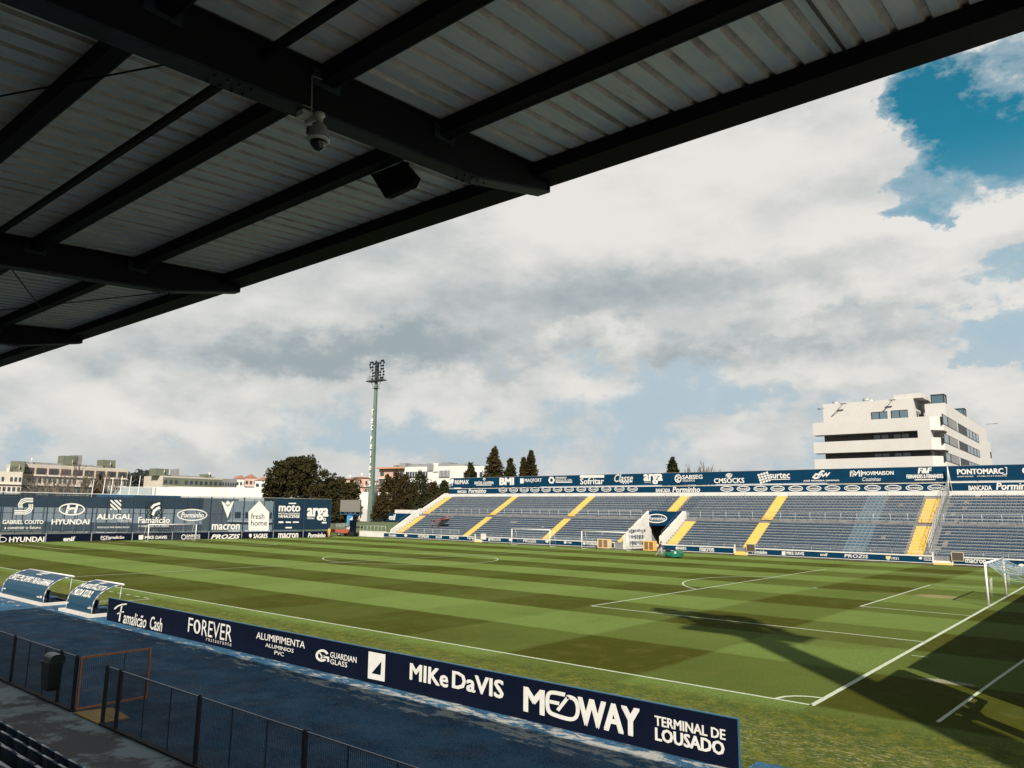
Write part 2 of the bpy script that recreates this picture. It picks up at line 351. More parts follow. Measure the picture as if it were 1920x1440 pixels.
def sheet(name,x0,y0,x1,y1,z,m):
    b=MB(); b.quad((x0,y0,z),(x1,y0,z),(x1,y1,z),(x0,y1,z)); return b.build(name,m,kind='structure')
sheet('ground',-3500,-3500,3500,3500,-.06,mat('rough_ground',(.09,.10,.06),.95,.35,.02))
M_turf=pitch_material()
sheet('pitch_grass',-112,-6.35,6.6,70.55,0,M_turf)
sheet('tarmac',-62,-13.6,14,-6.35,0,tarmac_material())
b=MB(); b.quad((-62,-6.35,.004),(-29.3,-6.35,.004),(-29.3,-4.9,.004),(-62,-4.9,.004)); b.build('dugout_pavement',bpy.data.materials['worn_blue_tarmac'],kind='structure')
sheet('footpath',-62,-17.0,14,-13.6,0,path_material())
sheet('track_edge',-112,70.0,8,70.62,.004,mat('dirt_edge',(.24,.20,.14),.95,.35,1.2,.4,12,color2=(.10,.10,.045)))
b=MB(); rq=random.Random(9); P=[(.72,-6.35)]
for i in range(60): P.append((.72+i*.14,-5.62+.05*rq.uniform(-1,1)+.10*math.sin(i*.21)))
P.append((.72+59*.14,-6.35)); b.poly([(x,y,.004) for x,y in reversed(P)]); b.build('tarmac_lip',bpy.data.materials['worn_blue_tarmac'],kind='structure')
# lines
b=MB(); LW=.12
def ln(x0,y0,x1,y1,w=LW):
    d=Vector((x1-x0,y1-y0,0)); L=d.length; d/=L; n=Vector((-d.y,d.x,0))*w/2; p=Vector((x0,y0,.005)); q=Vector((x1,y1,.005)); k=max(1,int(L/3))
    for i in range(k): b.quad(p+(q-p)*(i/k)-n,p+(q-p)*((i+1)/k)-n,p+(q-p)*((i+1)/k)+n,p+(q-p)*(i/k)+n)
PL=105.5
ln(-PL,0,0,0); ln(-PL,68,0,68); ln(0,-.06,0,68.06,.15); ln(-PL,0,-PL,68); ln(-PL/2,.06,-PL/2,67.94)
for s,o in ((1,-PL),(-1,0)):
    for hw,dd in ((20.16,16.5),(9.16,5.5)):
        ln(o,34-hw,o+s*dd,34-hw); ln(o,34+hw,o+s*dd,34+hw); ln(o+s*dd,34-hw-.06,o+s*dd,34+hw+.06)
def arc(cx,cy,r,a0,a1,n=48,z=.009,w=LW):
    for i in range(n):
        t0=a0+(a1-a0)*i/n; t1=a0+(a1-a0)*(i+1)/n
        f=lambda t,rr:(cx+rr*math.cos(t),cy+rr*math.sin(t),z)
        b.quad(f(t0,r-w/2),f(t0,r+w/2),f(t1,r+w/2),f(t1,r-w/2))
arc(-PL/2,34,9.15,0,2*math.pi,96); aa=math.acos(5.5/9.15)
arc(-11,34,9.15,math.pi-aa,math.pi+aa); arc(-PL+11,34,9.15,-aa,aa); arc(0,0,1,math.pi/2,math.pi,14); arc(-PL,0,1,0,math.pi/2,14)
for cx in (-11,-PL+11,-PL/2): b.poly([(cx+.14*math.cos(i*.7),34+.14*math.sin(i*.7),.009) for i in range(9)])
ln(.28,10.13,.85,10.13,.08)
# technical area and warm-up line
for i in range(6): ln(-36.1-i*1.15,-1.35,-36.1-i*1.15-.62,-1.35,.1)
ln(-35.7,-1.3,-35.9,-2.6,.1); ln(-36,-2.6,-37,-4.4,.1)
ln(2.95,.45,3.35,8.0,.10); ln(3.35,8.0,4.4,26,.10)
b.build('pitch_markings',M_line,kind='structure')
# low tufts on the ragged turf edge by the hoarding: uncountable blades
def tufts():
    b=MB(); rnd=random.Random(3)
    for i in range(5200):
        x=rnd.uniform(-29,5.5); y=-6.3+abs(rnd.gauss(0,.09)) if i%3==0 else rnd.uniform(-6.3,-.4)
        d=(Vector((x,y,0))-CP).length
        h=rnd.uniform(.02,.05)*(1.5 if i%3==0 else .8); a=rnd.uniform(0,6.28); w=.012
        for k in range(3):
            aa=a+k*2.1; dx,dy=math.cos(aa)*w,math.sin(aa)*w; lx,ly=rnd.uniform(-.03,.03),rnd.uniform(-.03,.03)
            n=len(b.v); b.v+=[(x-dx,y-dy,0),(x+dx,y+dy,0),(x+lx,y+ly,h)]; b.face((n,n+1,n+2))
    b.build('grass_tufts',mat('tuft_green',(.075,.095,.018),.8,.35,4),kind='stuff')
tufts()
# ================================================================ NEAR GRANDSTAND (roof, rafters, seats, terrace)
SL=.075
def rz(y): return 8.62+SL*(y+15.78)
near=thing('main_grandstand','main grandstand with corrugated roof on black steel rafters, seen from inside','grandstand',(0,-16.5,0))
RX0,RX1=-27.9,14.0
# terrace
b=MB(); prof=[(-16.45,0),(-16.45,.86)]
yy,zz=-16.45,.86
for i in range(14):
    prof.append((yy-.75,zz)); yy-=.75; zz+=.45; prof.append((yy,zz))
prof+= [(-31,zz),(-31,0)]
b.extr([(-62,y,z) for y,z in prof],(76,0,0)); b.build('terrace',mat('dark_terrace_concrete',(.45,.45,.45),.9,.3,1.5,.2),near)
b=MB(); b.box(-62,-31.3,0,14,-31.02,9.2); b.box(13.9,-31,0,14.1,-24,6); b.build('back_wall',mat('back_wall_paint',(.50,.50,.48),.8,.2,.8),near)
# corrugated sheets: one mesh shared by alike pieces
def sheet_mesh():
    b=MB(); b.cur=0; y0,y1=-31.0,-15.70; z0=lambda y: rz(y)+.17
    xs=[]; 
    for k in range(4):
        o=k*.235; xs+=[(o,0),(o+.165,0),(o+.182,.036),(o+.218,.036)]
    xs.append((.94,0))
    for (xa,za),(xb,zb) in zip(xs[:-1],xs[1:]):
        b.cur=1 if (za or zb) else 0
        b.quad((xa,y0,z0(y0)+za),(xb,y0,z0(y0)+zb),(xb,y1,z0(y1)+zb),(xa,y1,z0(y1)+za))
    n=len(b.f)
    for (xa,za),(xb,zb) in zip(xs[:-1],xs[1:]):
        b.quad((xa,y0,z0(y0)+za+.02),(xa,y1,z0(y1)+za+.02),(xb,y1,z0(y1)+zb+.02),(xb,y0,z0(y0)+zb+.02))
    return b
def roof_mat():
    m=bpy.data.materials.new('rust_streaked_sheet'); m.use_nodes=True; nt=NT(m.node_tree); b=m.node_tree.nodes['Principled BSDF']
    g=nt.new('ShaderNodeNewGeometry').outputs['Position']
    st=nt.new('ShaderNodeMapping'); nt.l.new(g,st.inputs[0]); st.inputs['Scale'].default_value=(4.2,.5,1)
    c=nt.mix(nt.ramp(nt.noise(st.outputs[0],1.6,5,.65),.35,.7,0,1),(.56,.62,.65,1),(.72,.72,.68,1))
    c=nt.mix(nt.ramp(nt.noise(st.outputs[0],2.0,6,.7,.4),.56,.74,0,.5),c,(.30,.24,.19,1))
    nt.l.new(c,b.inputs['Base Color']); b.inputs['Roughness'].default_value=.55; b.inputs['Metallic'].default_value=.15
    return m
rm=roof_mat(); sm=sheet_mesh().mesh('roof_sheet',[rm,mat('rusty_rib',(.72,.66,.58),.8,.35,1.2)],WL['main_grandstand']); 
nsh=int((RX1-RX0)/.94)
for i in range(nsh): link('roof_sheet',sm,near,(RX0+i*.94,0,0))
# rafters
RAF=[2.80+6.2*k for k in (-4,-3,-2,-1,0,1)]
def rafter(X):
    b=MB(); w=.085
    def P(y,dz): return (y,rz(y)+dz)
    b.cur=0
    web=[P(-31,-.24),P(-16.95,-.24),(-15.83,rz(-15.83)-.07),(-15.83,rz(-15.83)+.15),P(-31,.15)]
    b.extr([(X-w+.012,y,z) for y,z in web],(2*w-.024,0,0))
    b.extr([(X-w,y,z) for y,z in [P(-31,.14),P(-15.8,.14),P(-15.8,.16),P(-31,.16)]],(2*w,0,0))
    for (a,bq) in zip([P(-31,-.26),P(-16.95,-.26)],[P(-16.95,-.26),(-15.80,rz(-15.8)-.09)]):
        b.cur=1; b.extr([(X-w,a[0],a[1]),(X-w,bq[0],bq[1]),(X-w,bq[0],bq[1]+.022),(X-w,a[0],a[1]+.022)],(2*w,0,0))  # underside flange in the paler steel, for light bounced off the ground
    b.cur=0; b.extr([(X-w,-15.82,rz(-15.8)-.07),(X-w,-15.80,rz(-15.8)-.07),(X-w,-15.80,rz(-15.8)+.15),(X-w,-15.82,rz(-15.8)+.15)],(2*w,0,0))
    rf=b.build('rafter',[M_steel,M_steelb],near)
    for y in (-17.42,-18.72,-20.0,-21.3,-22.6):
        c_=MB()
        c_.box(X+w,y-.13,rz(y)-.04,X+w+.008,y+.13,rz(y)+.10)
        c_.build('purlin_cleat',M_steelb,rf,kind=None)
    for y in (-17.1,-19.6,-22.1):
        c_=MB()
        for s in (-1,1):
            for k in range(4): c_.lathe((X+s*.055,y+.09*k,rz(y+.09*k)-.275),[(0,0),(.012,0),(.012,.015),(0,.015)],6)
        c_.build('bolt_row',M_steelb,rf)
    return rf
for X in RAF: rafter(X)
def purlin(y,w=.078,h=.17,dz=.0,lit=True):
    b=MB(); z=rz(y)+dz
    b.cur=0; b.box(RX0,y-.055,z,RX1,y+.055,z+h-.012)
    b.cur=1; b.box(RX0,y+.056,z-.004,RX1,y+.072,z+.012)  # thin pale lip: light along the purlin edge put into the colour
    b.build('purlin',[M_steel,M_steelb],near)
for y in (-17.42,-18.72,-20.0,-21.3,-22.6,-23.9,-25.2): purlin(y)
b=MB(); b.box(RX0,-19.29,rz(-19.27)+.0,RX1,-19.235,rz(-19.27)+.055); b.build('tie_bar',M_steel,near)
b=MB(); z=rz(-15.78)
b.box(RX0,-15.80,z+.03,RX1,-15.70,z+.20); b.box(RX0,-16.02,z+.005,RX1,-15.805,z+.03); b.box(RX0,-16.10,z-.01,RX1,-16.025,z+.14)
b.build('eaves_gutter',[M_steel],near)
b=MB()
def rod(x0,y0,x1,y1,dz=.02): pass
def rod_(x0,y0,x1,y1,dz=.02): b.tube((x0,y0,rz(y0)+dz),(x1,y1,rz(y1)+dz),.009,n=6)
for k in range(-4,1):
    xa,xb=2.73+6.17*k,2.73+6.17*(k+1)
    pass
def rpx(x,y,dz=-.03):
    d=ray(x,y); t=(8.62+dz+SL*(CP.y+15.78)-CP.z)/(d.z-SL*d.y); return CP+d*t
for (p_,q_) in (((325,118),(-60,192)),((300,549),(-40,586)),((22,505),(83,586))):
    b=MB(); b.tube(rpx(*p_),rpx(*q_),.008,n=6); b.build('bracing_rod',M_steel,near)
b=MB(); b.tube((6.05,-19,rz(-19)+.12),(6.05,-16.1,rz(-16.1)+.10),.014,n=6); b.build('cable_conduit',M_black,near)
# posts behind the camera carry the roof
for X in RAF:
    b=MB(); b.box(X-.12,-27.1,3,X+.12,-26.86,rz(-27)-.26); b.build('roof_post',M_steel,near)
# seats of the front rows
def seat_mesh(w,mname,holes=True):
    """bucket seat, faces +Y (towards the pitch) when used on this side; origin at the centre of the back's foot"""
    b=MB(); h=.36; n=6; t=.02
    pts=[(-w/2+w*i/n) for i in range(n+1)]
    def top(u): 
        return h-.05*abs(u/(w/2))**3.0-.0
    def by(u,z): return -.05*(1-(u/(w/2))**2)-.10*z
    for side in (0,1):
        for i in range(n):
            u0,u1=pts[i],pts[i+1]
            for (za,zb) in ((0,.5),(.5,1)):
                q=[(u0,by(u0,top(u0)*za)+side*t,top(u0)*za),(u1,by(u1,top(u1)*za)+side*t,top(u1)*za),(u1,by(u1,top(u1)*zb)+side*t,top(u1)*zb),(u0,by(u0,top(u0)*zb)+side*t,top(u0)*zb)]
                if side==0: q.reverse()
                b.quad(*q)
    for i in range(n):
        u0,u1=pts[i],pts[i+1]; z0,z1=top(u0),top(u1)
        b.quad((u0,by(u0,z0),z0),(u0,by(u0,z0)+t+.012,z0),(u1,by(u1,z1)+t+.012,z1),(u1,by(u1,z1),z1))
    b.box(-w/2+.02,-.02,-.01,w/2-.02,.36,.03); b.box(-w/2+.02,.34,-.10,w/2-.02,.36,-.01)
    return b
M_seatn=mat('navy_seat_plastic',(.028,.080,.170),.25,.25,8,spec=.6)
nsm=seat_mesh(.47,'x').mesh('seat',M_seatn)
for r in range(4):
    y=-17.2-.75*r; z=1.66+.45*r-.36
    for k in range(26):
        X=-12.3+.505*k+(.12 if r%2 else 0)
        if X>1.2: continue
        o=link('seat',nsm,near,(X,y+16.5,z))
# ================================================================ NEAR FENCE, GATE, BIN
def fence(name,label,x0,x1,posts,minor):
    Y=-13.55; t=thing(name,label,'fence',((x0+x1)/2,Y,0),'steel mesh fence along the front path')
    for X in posts:
        b=MB(); b.box(X-.035,Y-.035,0,X+.035,Y+.035,1.34); b.box(X-.05,Y-.05,0,X+.05,Y+.05,.012); b.lathe((X,Y,1.34),[(.04,0),(.03,.02),(0,.03)],8); b.build('post',M_post,t)
    for X in minor:
        b=MB(); b.box(X-.010,Y+.01,.02,X+.010,Y+.03,1.30); b.build('panel_edge',M_post,t)
    b=MB(); b.box(x0,Y-.012,1.305,x1,Y+.016,1.325); b.build('top_rail',mat('rail_lit_blue',(.13,.18,.25),.35,.3,6),t)  # light caught along the top rail is put into its paler blue
    b=MB(); n=int((x1-x0)/.05)
    for i in range(n+1):
        X=x0+i*(x1-x0)/n; b.obox(Vector((X,Y,.68)),Vector((.0026,0,0)),Vector((0,.0026,0)),Vector((0,0,.64)))
    z=.06
    while z<1.31: b.obox(Vector(((x0+x1)/2,Y+.005,z)),Vector(((x1-x0)/2,0,0)),Vector((0,.003,0)),Vector((0,0,.003))); z+=.2
    b.build('wire_mesh',mat('mesh_wire',(.030,.034,.042),.5),t,kind='stuff')
    b=MB(); b.box(x0,Y-.07,0,x1,Y+.07,.05); b.build('kerb',mat('kerb_dark',(.06,.06,.065),.9,.3,3),t)
    return t
fence('mesh_fence','dark mesh fence section left of the open rusty gate, with litter bin on it',-34,-13.78,[-33,-29.3,-25.6,-21.9,-18.35,-14.87,-13.84],[-31,-27,-23.5,-20.1,-17.2,-16.0])
fence('mesh_fence','dark mesh fence section running right from the open rusty gate to the bottom edge',-12.08,9,[-12.05,-11.33,-7.66,-4.06,-.46,3.1],[-10.1,-8.9,-6.45,-5.25,-2.9,-1.7,.8,2.0])
M_rust=mat('rusty_orange_frame',(.62,.21,.065),.7,.3,9,.2,30)
g=thing('open_gate','rusty orange framed mesh gate standing open from the dark fence','gate',(-13.70,-13.5,0))
gd=Vector((-.02,1.75,0)); gp=Vector((-13.70,-13.50,0))
b=MB()
def gb(a0,z0,a1,z1,w=.022):
    p=gp+gd*a0+Vector((0,0,z0)); q=gp+gd*a1+Vector((0,0,z1)); d=(q-p); L=d.length/2; d.normalize(); n=Vector((1,0,0)); m2=d.cross(n)
    b.obox((p+q)/2,d*(L+w),n*w,m2*w)
for s in ((0,.06,0,1.30),(1,.06,1,1.30),(0,1.30,1,1.30),(0,.06,1,.06)): gb(*s)
b.build('gate_frame',M_rust,g)
b=MB(); gb(.62,.06,.62,1.3,.010)
b.build('middle_bar',mat('bar_dark_red',(.08,.03,.02),.6),g)
b=MB()
for i in range(1,34): gb(i/34,.06,i/34,1.3,.0026)
for i in range(1,7): gb(0,.06+i*.18,1,.06+i*.18,.003)
b.build('wire_mesh',bpy.data.materials['mesh_wire'],g,kind='stuff')
b=MB(); b.extr([(-13.6,-13.62,0),(-12.1,-13.62,0),(-12.1,-12.9,0),(-13.4,-12.75,0)],(0,0,.03)); b.build('gate_threshold',mat('ochre_paint',(.50,.29,.075),.8,.15,3),kind='structure')
# litter bin
t=thing('litter_bin','dark green litter bin with hooded lid hung on the mesh fence','bin',(-15.5,-13.75,0))
def bx(cx,cy,z0,w0,d0,z1,w1,d1,b):
    n=len(b.v)
    for (z,w,d) in ((z0,w0,d0),(z1,w1,d1)):
        for (i,j) in ((-1,-1),(1,-1),(1,1),(-1,1)): b.v.append((cx+i*w/2,cy+j*d/2,z))
    for q in ((3,2,1,0),(4,5,6,7),(0,1,5,4),(1,2,6,5),(2,3,7,6),(3,0,4,7)): b.face(tuple(n+i for i in q))
M_bin=mat('bin_green',(.010,.022,.016),.45,.2,5)
_r=ray(98,1245); BX=CP.x+_r.x*(-13.8-CP.y)/_r.y
b=MB(); bx(BX,-13.80,.42,.38,.25,.50,.44,.28,b); bx(BX,-13.80,.5,.44,.28,1.10,.52,.34,b); b.build('bin_body',M_bin,t)
b=MB(); bx(BX,-13.80,1.10,.57,.39,1.14,.57,.39,b); b.build('rim',mat('bin_rim',(.025,.045,.034),.4),t)
b=MB(); pr=[(-14+.0,1.14)]
P=[( -13.58-.0,1.14),(-13.58,1.20),(-13.62,1.27),(-13.70,1.31),(-13.80,1.32),(-13.90,1.29),(-13.93,1.24)]
b.extr([(BX-.25,y,z) for y,z in P]+[(BX-.25,-13.96,1.14)],(.50,0,0)); b.build('lid',mat('lid_green',(.012,.035,.022),.35),t)
b=MB(); b.box(BX-.05,-13.66,.6,BX+.05,-13.585,1.25); b.build('bracket',M_black,t)
# ================================================================ CAMERA DOME, SPEAKER
def onpx_(x,y,X): d=ray(x,y); return CP+d*((X-CP.x)/d.x)
t=thing('security_camera','white dome security camera hanging from the black rafter','camera',(2.75,-18.67,8.18))
_o=onpx_(600,212,2.93); cx,cy=2.93,_o.y; DZ=_o.z-8.235
Mc=mat('camera_housing',(.62,.62,.56),.4,.1,8); Mc2=mat('camera_grey',(.34,.34,.33),.5)
b=MB(); b.tube((2.76,cy+.0,8.215+DZ),(cx+.01,cy,8.215+DZ),.020); b.lathe((cx,cy,8.20+DZ),[(.0,.035),(.038,.03),(.042,.012),(.028,.0),(.026,-.05),(.034,-.055)],18); b.build('wall_bracket',Mc,t)
b=MB(); b.lathe((cx,cy,8.145+DZ),[(.032,0),(.054,-.02),(.070,-.055),(.080,-.10),(.082,-.115)],24); b.build('housing',Mc2,t)
b=MB(); b.lathe((cx,cy,8.03+DZ),[(.078,.0),(.086,-.008),(.086,-.022),(.072,-.032),(.060,-.030)],24); b.build('collar',Mc,t)
b=MB(); b.lathe((cx,cy,8.0+DZ),[(.062*math.cos(i*.17),-.075*math.sin(i*.17)) for i in range(10)],22); b.build('dome',mat('smoked_dome',(.006,.006,.008),.08,spec=.8),t)
b=MB(); b.obox(Vector((cx-.035,cy-.052,8.085+DZ)),Vector((.026,.018,0)),Vector((0,.002,0)),Vector((0,0,.032))); b.build('badge_disc',mat('badge_grey',(.10,.10,.11),.5),t)
t=thing('junction_box','small grey junction box and bent conduit on the black rafter','junction box',(2.75,-18.8,8.2))
_o=onpx_(571,211,2.83); b=MB(); b.obox(_o,Vector((.045,.0,0)),Vector((0,.045,.006)),Vector((0,-.004,.035))); b.build('box',Mc,t)
b=MB(); b.path([onpx_(584,210,2.91),onpx_(585,142,2.91),onpx_(634,160,2.91)],.005,6); b.build('conduit',mat('conduit_zinc',(.30,.29,.27),.5),t)
t=thing('loudspeaker','black box loudspeaker hung under the corrugated roof near the eaves','loudspeaker',(1.9,-17.2,8.5))
onpx=onpx_
def onpx_old(x,y,X): d=ray(x,y); return CP+d*((X-CP.x)/d.x)
A=[onpx(x,y,1.95) for x,y in ((695,327),(757,303),(768,320),(779,332),(770,350),(764,352),(722,371))]
b=MB(); b.extr(A,(-.13,.20,.09)); b.build('cabinet',mat('speaker_black',(.003,.003,.003),.9,spec=.05),t)
b=MB(); b.tube(onpx(765,300,1.9)-Vector((0,0,.05)),onpx(765,300,1.9)+Vector((0,0,.25)),.02); b.build('bracket',M_steel,t)
# ================================================================ PITCHSIDE HOARDING (near)
pl=VP((-29.2,-6.45),(.68,-6.45),.012)
h=thing('pitchside_hoarding','long navy advertising hoarding with white lettering nearest the camera','advertising board',(-14,-6.45,0))
xs=[200,318,474,677,965,1392]; XS=[pl.A.x+pl.px(x,1121+(x-200)*.189)[0] for x in xs]
XS[0]=-29.2; XS[-1]=.68
for a,c in zip(XS[:-1],XS[1:]):
    b=MB(); b.box(a+.006,-6.445,.015,c-.006,-6.405,.985); b.build('board_panel',M_navy,h)
b=MB(); b.box(-29.2,-6.455,.985,.68,-6.395,1.005); b.box(.68,-6.455,0,.70,-6.395,1.005); b.box(-29.22,-6.455,0,-29.2,-6.395,1.005); b.build('edge_trim',mat('trim_blue',(.03,.10,.17),.4),h)
for i in range(16):
    X=-28.6+i*1.94; b=MB(); b.box(X-.02,-6.40,0,X+.02,-6.36,.95); b.tube((X,-6.38,.7),(X,-5.95,.02),.015); b.build('back_strut',M_galv,h)
put(pl,'amalicão',231,274,1145,1168,h,.025,.22,yr=(1154,1179)); put(pl,'Cash',281,304,1154.5,1180,h,.025,.12,yr=(1159,1184.5))
b=MB(); stroke(b,pl,[(215,1142),(221,1136.5),(229,1133.5),(238,1132.5)],2.6); stroke(b,pl,[(229,1136),(226,1150),(224,1165)],2.4); stroke(b,pl,[(220,1151),(227,1148),(233,1147)],2); b.build('logo',M_letter,h)
put(pl,'F',352.5,361,1157.5,1184,h,.0,0,yr=(1158.5,1186)); put(pl,'REVER',378,434.5,1162,1192,h,.0,0,yr=(1172,1203))
b=MB(); ring(b,pl,370,1175,6.4,13.2,3.4,28); b.build('logo',M_letter,h)
put(pl,'r e s t a u r a n t e',387,434,1196,1202,h,.0,0,yr=(1204,1211))
put(pl,'ALUMIPIMENTA',481,572,1186,1197,h,.03,0,yr=(1201,1216)); put(pl,'ALUMINIOS',498,551,1206,1212.6,h,.03,0,yr=(1216,1224)); put(pl,'PVC',515,532.5,1219.3,1226.6,h,.03,0,yr=(1223.2,1231))
b=MB(); ring(b,pl,604.5,1229,12.2,11.5,4.4,28,.9,6.0); stroke(b,pl,[(604,1231),(616,1233),(616,1241)],3.4); stroke(b,pl,[(600,1224),(604,1230),(602,1236),(609,1229)],2.4); b.build('logo',M_letter,h)
put(pl,'GUARDIAN',619.5,669,1222.5,1233,h,.03,0,yr=(1231,1243)); put(pl,'GLASS',619.5,651.5,1235.5,1245.5,h,.03,0,yr=(1241,1250.5))
b=MB(); shape(b,pl,[(691.8,1221),(723.3,1227),(721.5,1278),(690,1271.5)])
b.build('logo_panel',M_letter,h); b=MB(); shape(b,pl,[(697.5,1262),(716,1240),(714.5,1265.5)],.018); b.build('logo',M_navy,h)
put(pl,'MIKe',768.5,841,1243.5,1276,h,.055,0,yr=(1256,1288)); put(pl,'DaVIS',848,945,1257.5,1291,h,.055,0,yr=(1275,1309.5))
put(pl,'M',982,1022,1288,1334,h,.06,0,yr=(1293,1341)); put(pl,'WAY',1084,1201,1308,1362,h,.06,0,yr=(1326,1379))
b=MB(); stroke(b,pl,[(1060,1302.5),(1036,1297.5),(1029,1300),(1026.6,1309),(1027,1327),(1031,1336),(1042,1341),(1066,1348.5),(1078,1348),(1084,1339),(1084,1322),(1079,1311),(1069,1306.5),(1063,1307)],7.4,rnd=2); stroke(b,pl,[(1066,1306.8),(1057,1318),(1046,1332)],6.8); stroke(b,pl,[(1030.6,1315),(1049,1319)],6.6); b.build('logo',M_letter,h)
put(pl,'TERMINAL DE',1228,1361,1342.5,1361,h,.05,0,yr=(1366.5,1386)); put(pl,'LOUSADO',1229,1359.5,1367,1389,h,.06,0,yr=(1387,1416))
# ================================================================ DUGOUTS
M_shell=mat('dugout_blue_shell',(.006,.045,.085),.5,.10,1.0,spec=.3)
M_base=mat('dugout_white_base',(.58,.54,.49),.8,.12,2)
def dugout(x0,x1,label,lines,front):
    t=thing('team_dugout',label,'dugout',((x0+x1)/2,-5.9,0),'team dugouts beside the pitch')
    b=MB(); prof=[(-6.50,.12),(-6.50,.45),(-6.42,.75),(-6.24,1.0),(-5.95,1.2),(-5.6,1.34),(-5.2,1.40)]
    prof=[(y,z*.99) for y,z in prof]
    for (ya,za),(yb,zb) in zip(prof[:-1],prof[1:]):
        b.quad((x0,ya,za),(x1,ya,za),(x1,yb,zb),(x0,yb,zb)); b.quad((x0,ya+.01,za-.01),(x0,yb+.01,zb-.01),(x1,yb+.01,zb-.01),(x1,ya+.01,za-.01))
    b.build('shell',M_shell,t)
    for X in (x0,x1):
        b=MB(); b.path([(X,y,z) for y,z in prof],.028,6); b.tube((X,-5.25,1.36),(X,-5.3,.12),.018,n=6); b.build('end_frame',M_galv,t)
    b=MB(); b.tube((x0-.1,-5.2,1.39),(x1+.1,-5.2,1.39),.045,n=8); b.build('front_bar',M_white,t)
    b=MB(); b.box(x0-.35,-6.72,.006,x1+.35,-6.45,.13); b.box(x0-.35,-6.45,.006,x0-.05,-5.0,.13); b.box(x1+.05,-6.45,.006,x1+.35,-5.0,.13); b.box(x0-.35,-5.06,.006,x1+.35,-4.95,.10); b.build('plinth',M_base,t)
    n=int((x1-x0)/.62)
    for i in range(n):
        X=x0+.35+i*(x1-x0-.7)/max(1,n-1); b=MB(); b.box(X-.22,-6.15,.33,X+.22,-5.75,.38); b.box(X-.22,-6.19,.36,X+.22,-6.15,.72); b.box(X-.03,-5.98,.05,X+.03,-5.92,.33); b.build('bench_seat',mat('bench_blue',(.012,.045,.12),.4),t)
    # print on the curved back: laid along the shell
    def onshell(u,v,mb,polys):
        pass
    def mp(s):   # s in 0..1 along arc
        L=[0]
        for a,c in zip(prof[:-1],prof[1:]): L.append(L[-1]+math.hypot(c[0]-a[0],c[1]-a[1]))
        s*=L[-1]
        for i in range(len(prof)-1):
            if s<=L[i+1] or i==len(prof)-2:
                k=(s-L[i])/(L[i+1]-L[i]); y=prof[i][0]+(prof[i+1][0]-prof[i][0])*k; z=prof[i][1]+(prof[i+1][1]-prof[i][1])*k
                d=Vector((0,prof[i+1][0]-prof[i][0],prof[i+1][1]-prof[i][1])).normalized(); nn=Vector((0,-d.z,d.y)); return Vector((0,y,z))+nn*.034
    for (txt,u0,u1,s0,s1) in lines:
        vs_,fs=textdata(txt,0.0,0); b=MB()
        for k,(du,dv) in enumerate(((0,0),(-.012,.008),(.012,-.008),(-.012,-.008),(.012,.008))):
            n=len(b.v)
            for (u,v) in vs_:
                q=mp(s0+(s1-s0)*v+dv)+Vector((0,-.0012*k,.0006*k)); b.v.append((x0+(x1-x0)*(u0+(u1-u0)*u)+du,q.y,q.z))
            for f in fs: b.face(tuple(n+i for i in f))
        b.build('lettering',M_letter,t)
    b=MB()
    def patch(u0,u1,s0,s1):
        qs=[mp(s0),mp(s1)]; b.quad((x0+(x1-x0)*u0,qs[0].y,qs[0].z),(x0+(x1-x0)*u1,qs[0].y,qs[0].z),(x0+(x1-x0)*u1,qs[1].y,qs[1].z),(x0+(x1-x0)*u0,qs[1].y,qs[1].z))
    for (u0,u1,s0,s1) in ((.42,.60,.80,.815),(.40,.60,.835,.85),(.44,.60,.87,.885),(.42,.60,.905,.92),(.42,.435,.80,.92),(.50,.515,.80,.92),(.585,.60,.80,.92),(.42,.55,.73,.76),(.04,.10,.13,.16),(.86,.92,.11,.14),(.93,.97,.11,.16)): patch(u0,u1,s0,s1)
    b.build('sponsor_mark',M_letter,t)
dugout(-43.05,-36.75,'long blue curved dugout at the left edge, on a white plinth',[('ENTRE EM CAMPO PARA GANHAR.',.04,.98,.42,.60)],0)
dugout(-33.75,-30.75,'short blue curved dugout beside the end of the navy hoarding',[('A APOSTA CERTA',.06,.95,.56,.72),('MUDA TUDO.',.10,.80,.34,.50)],0)
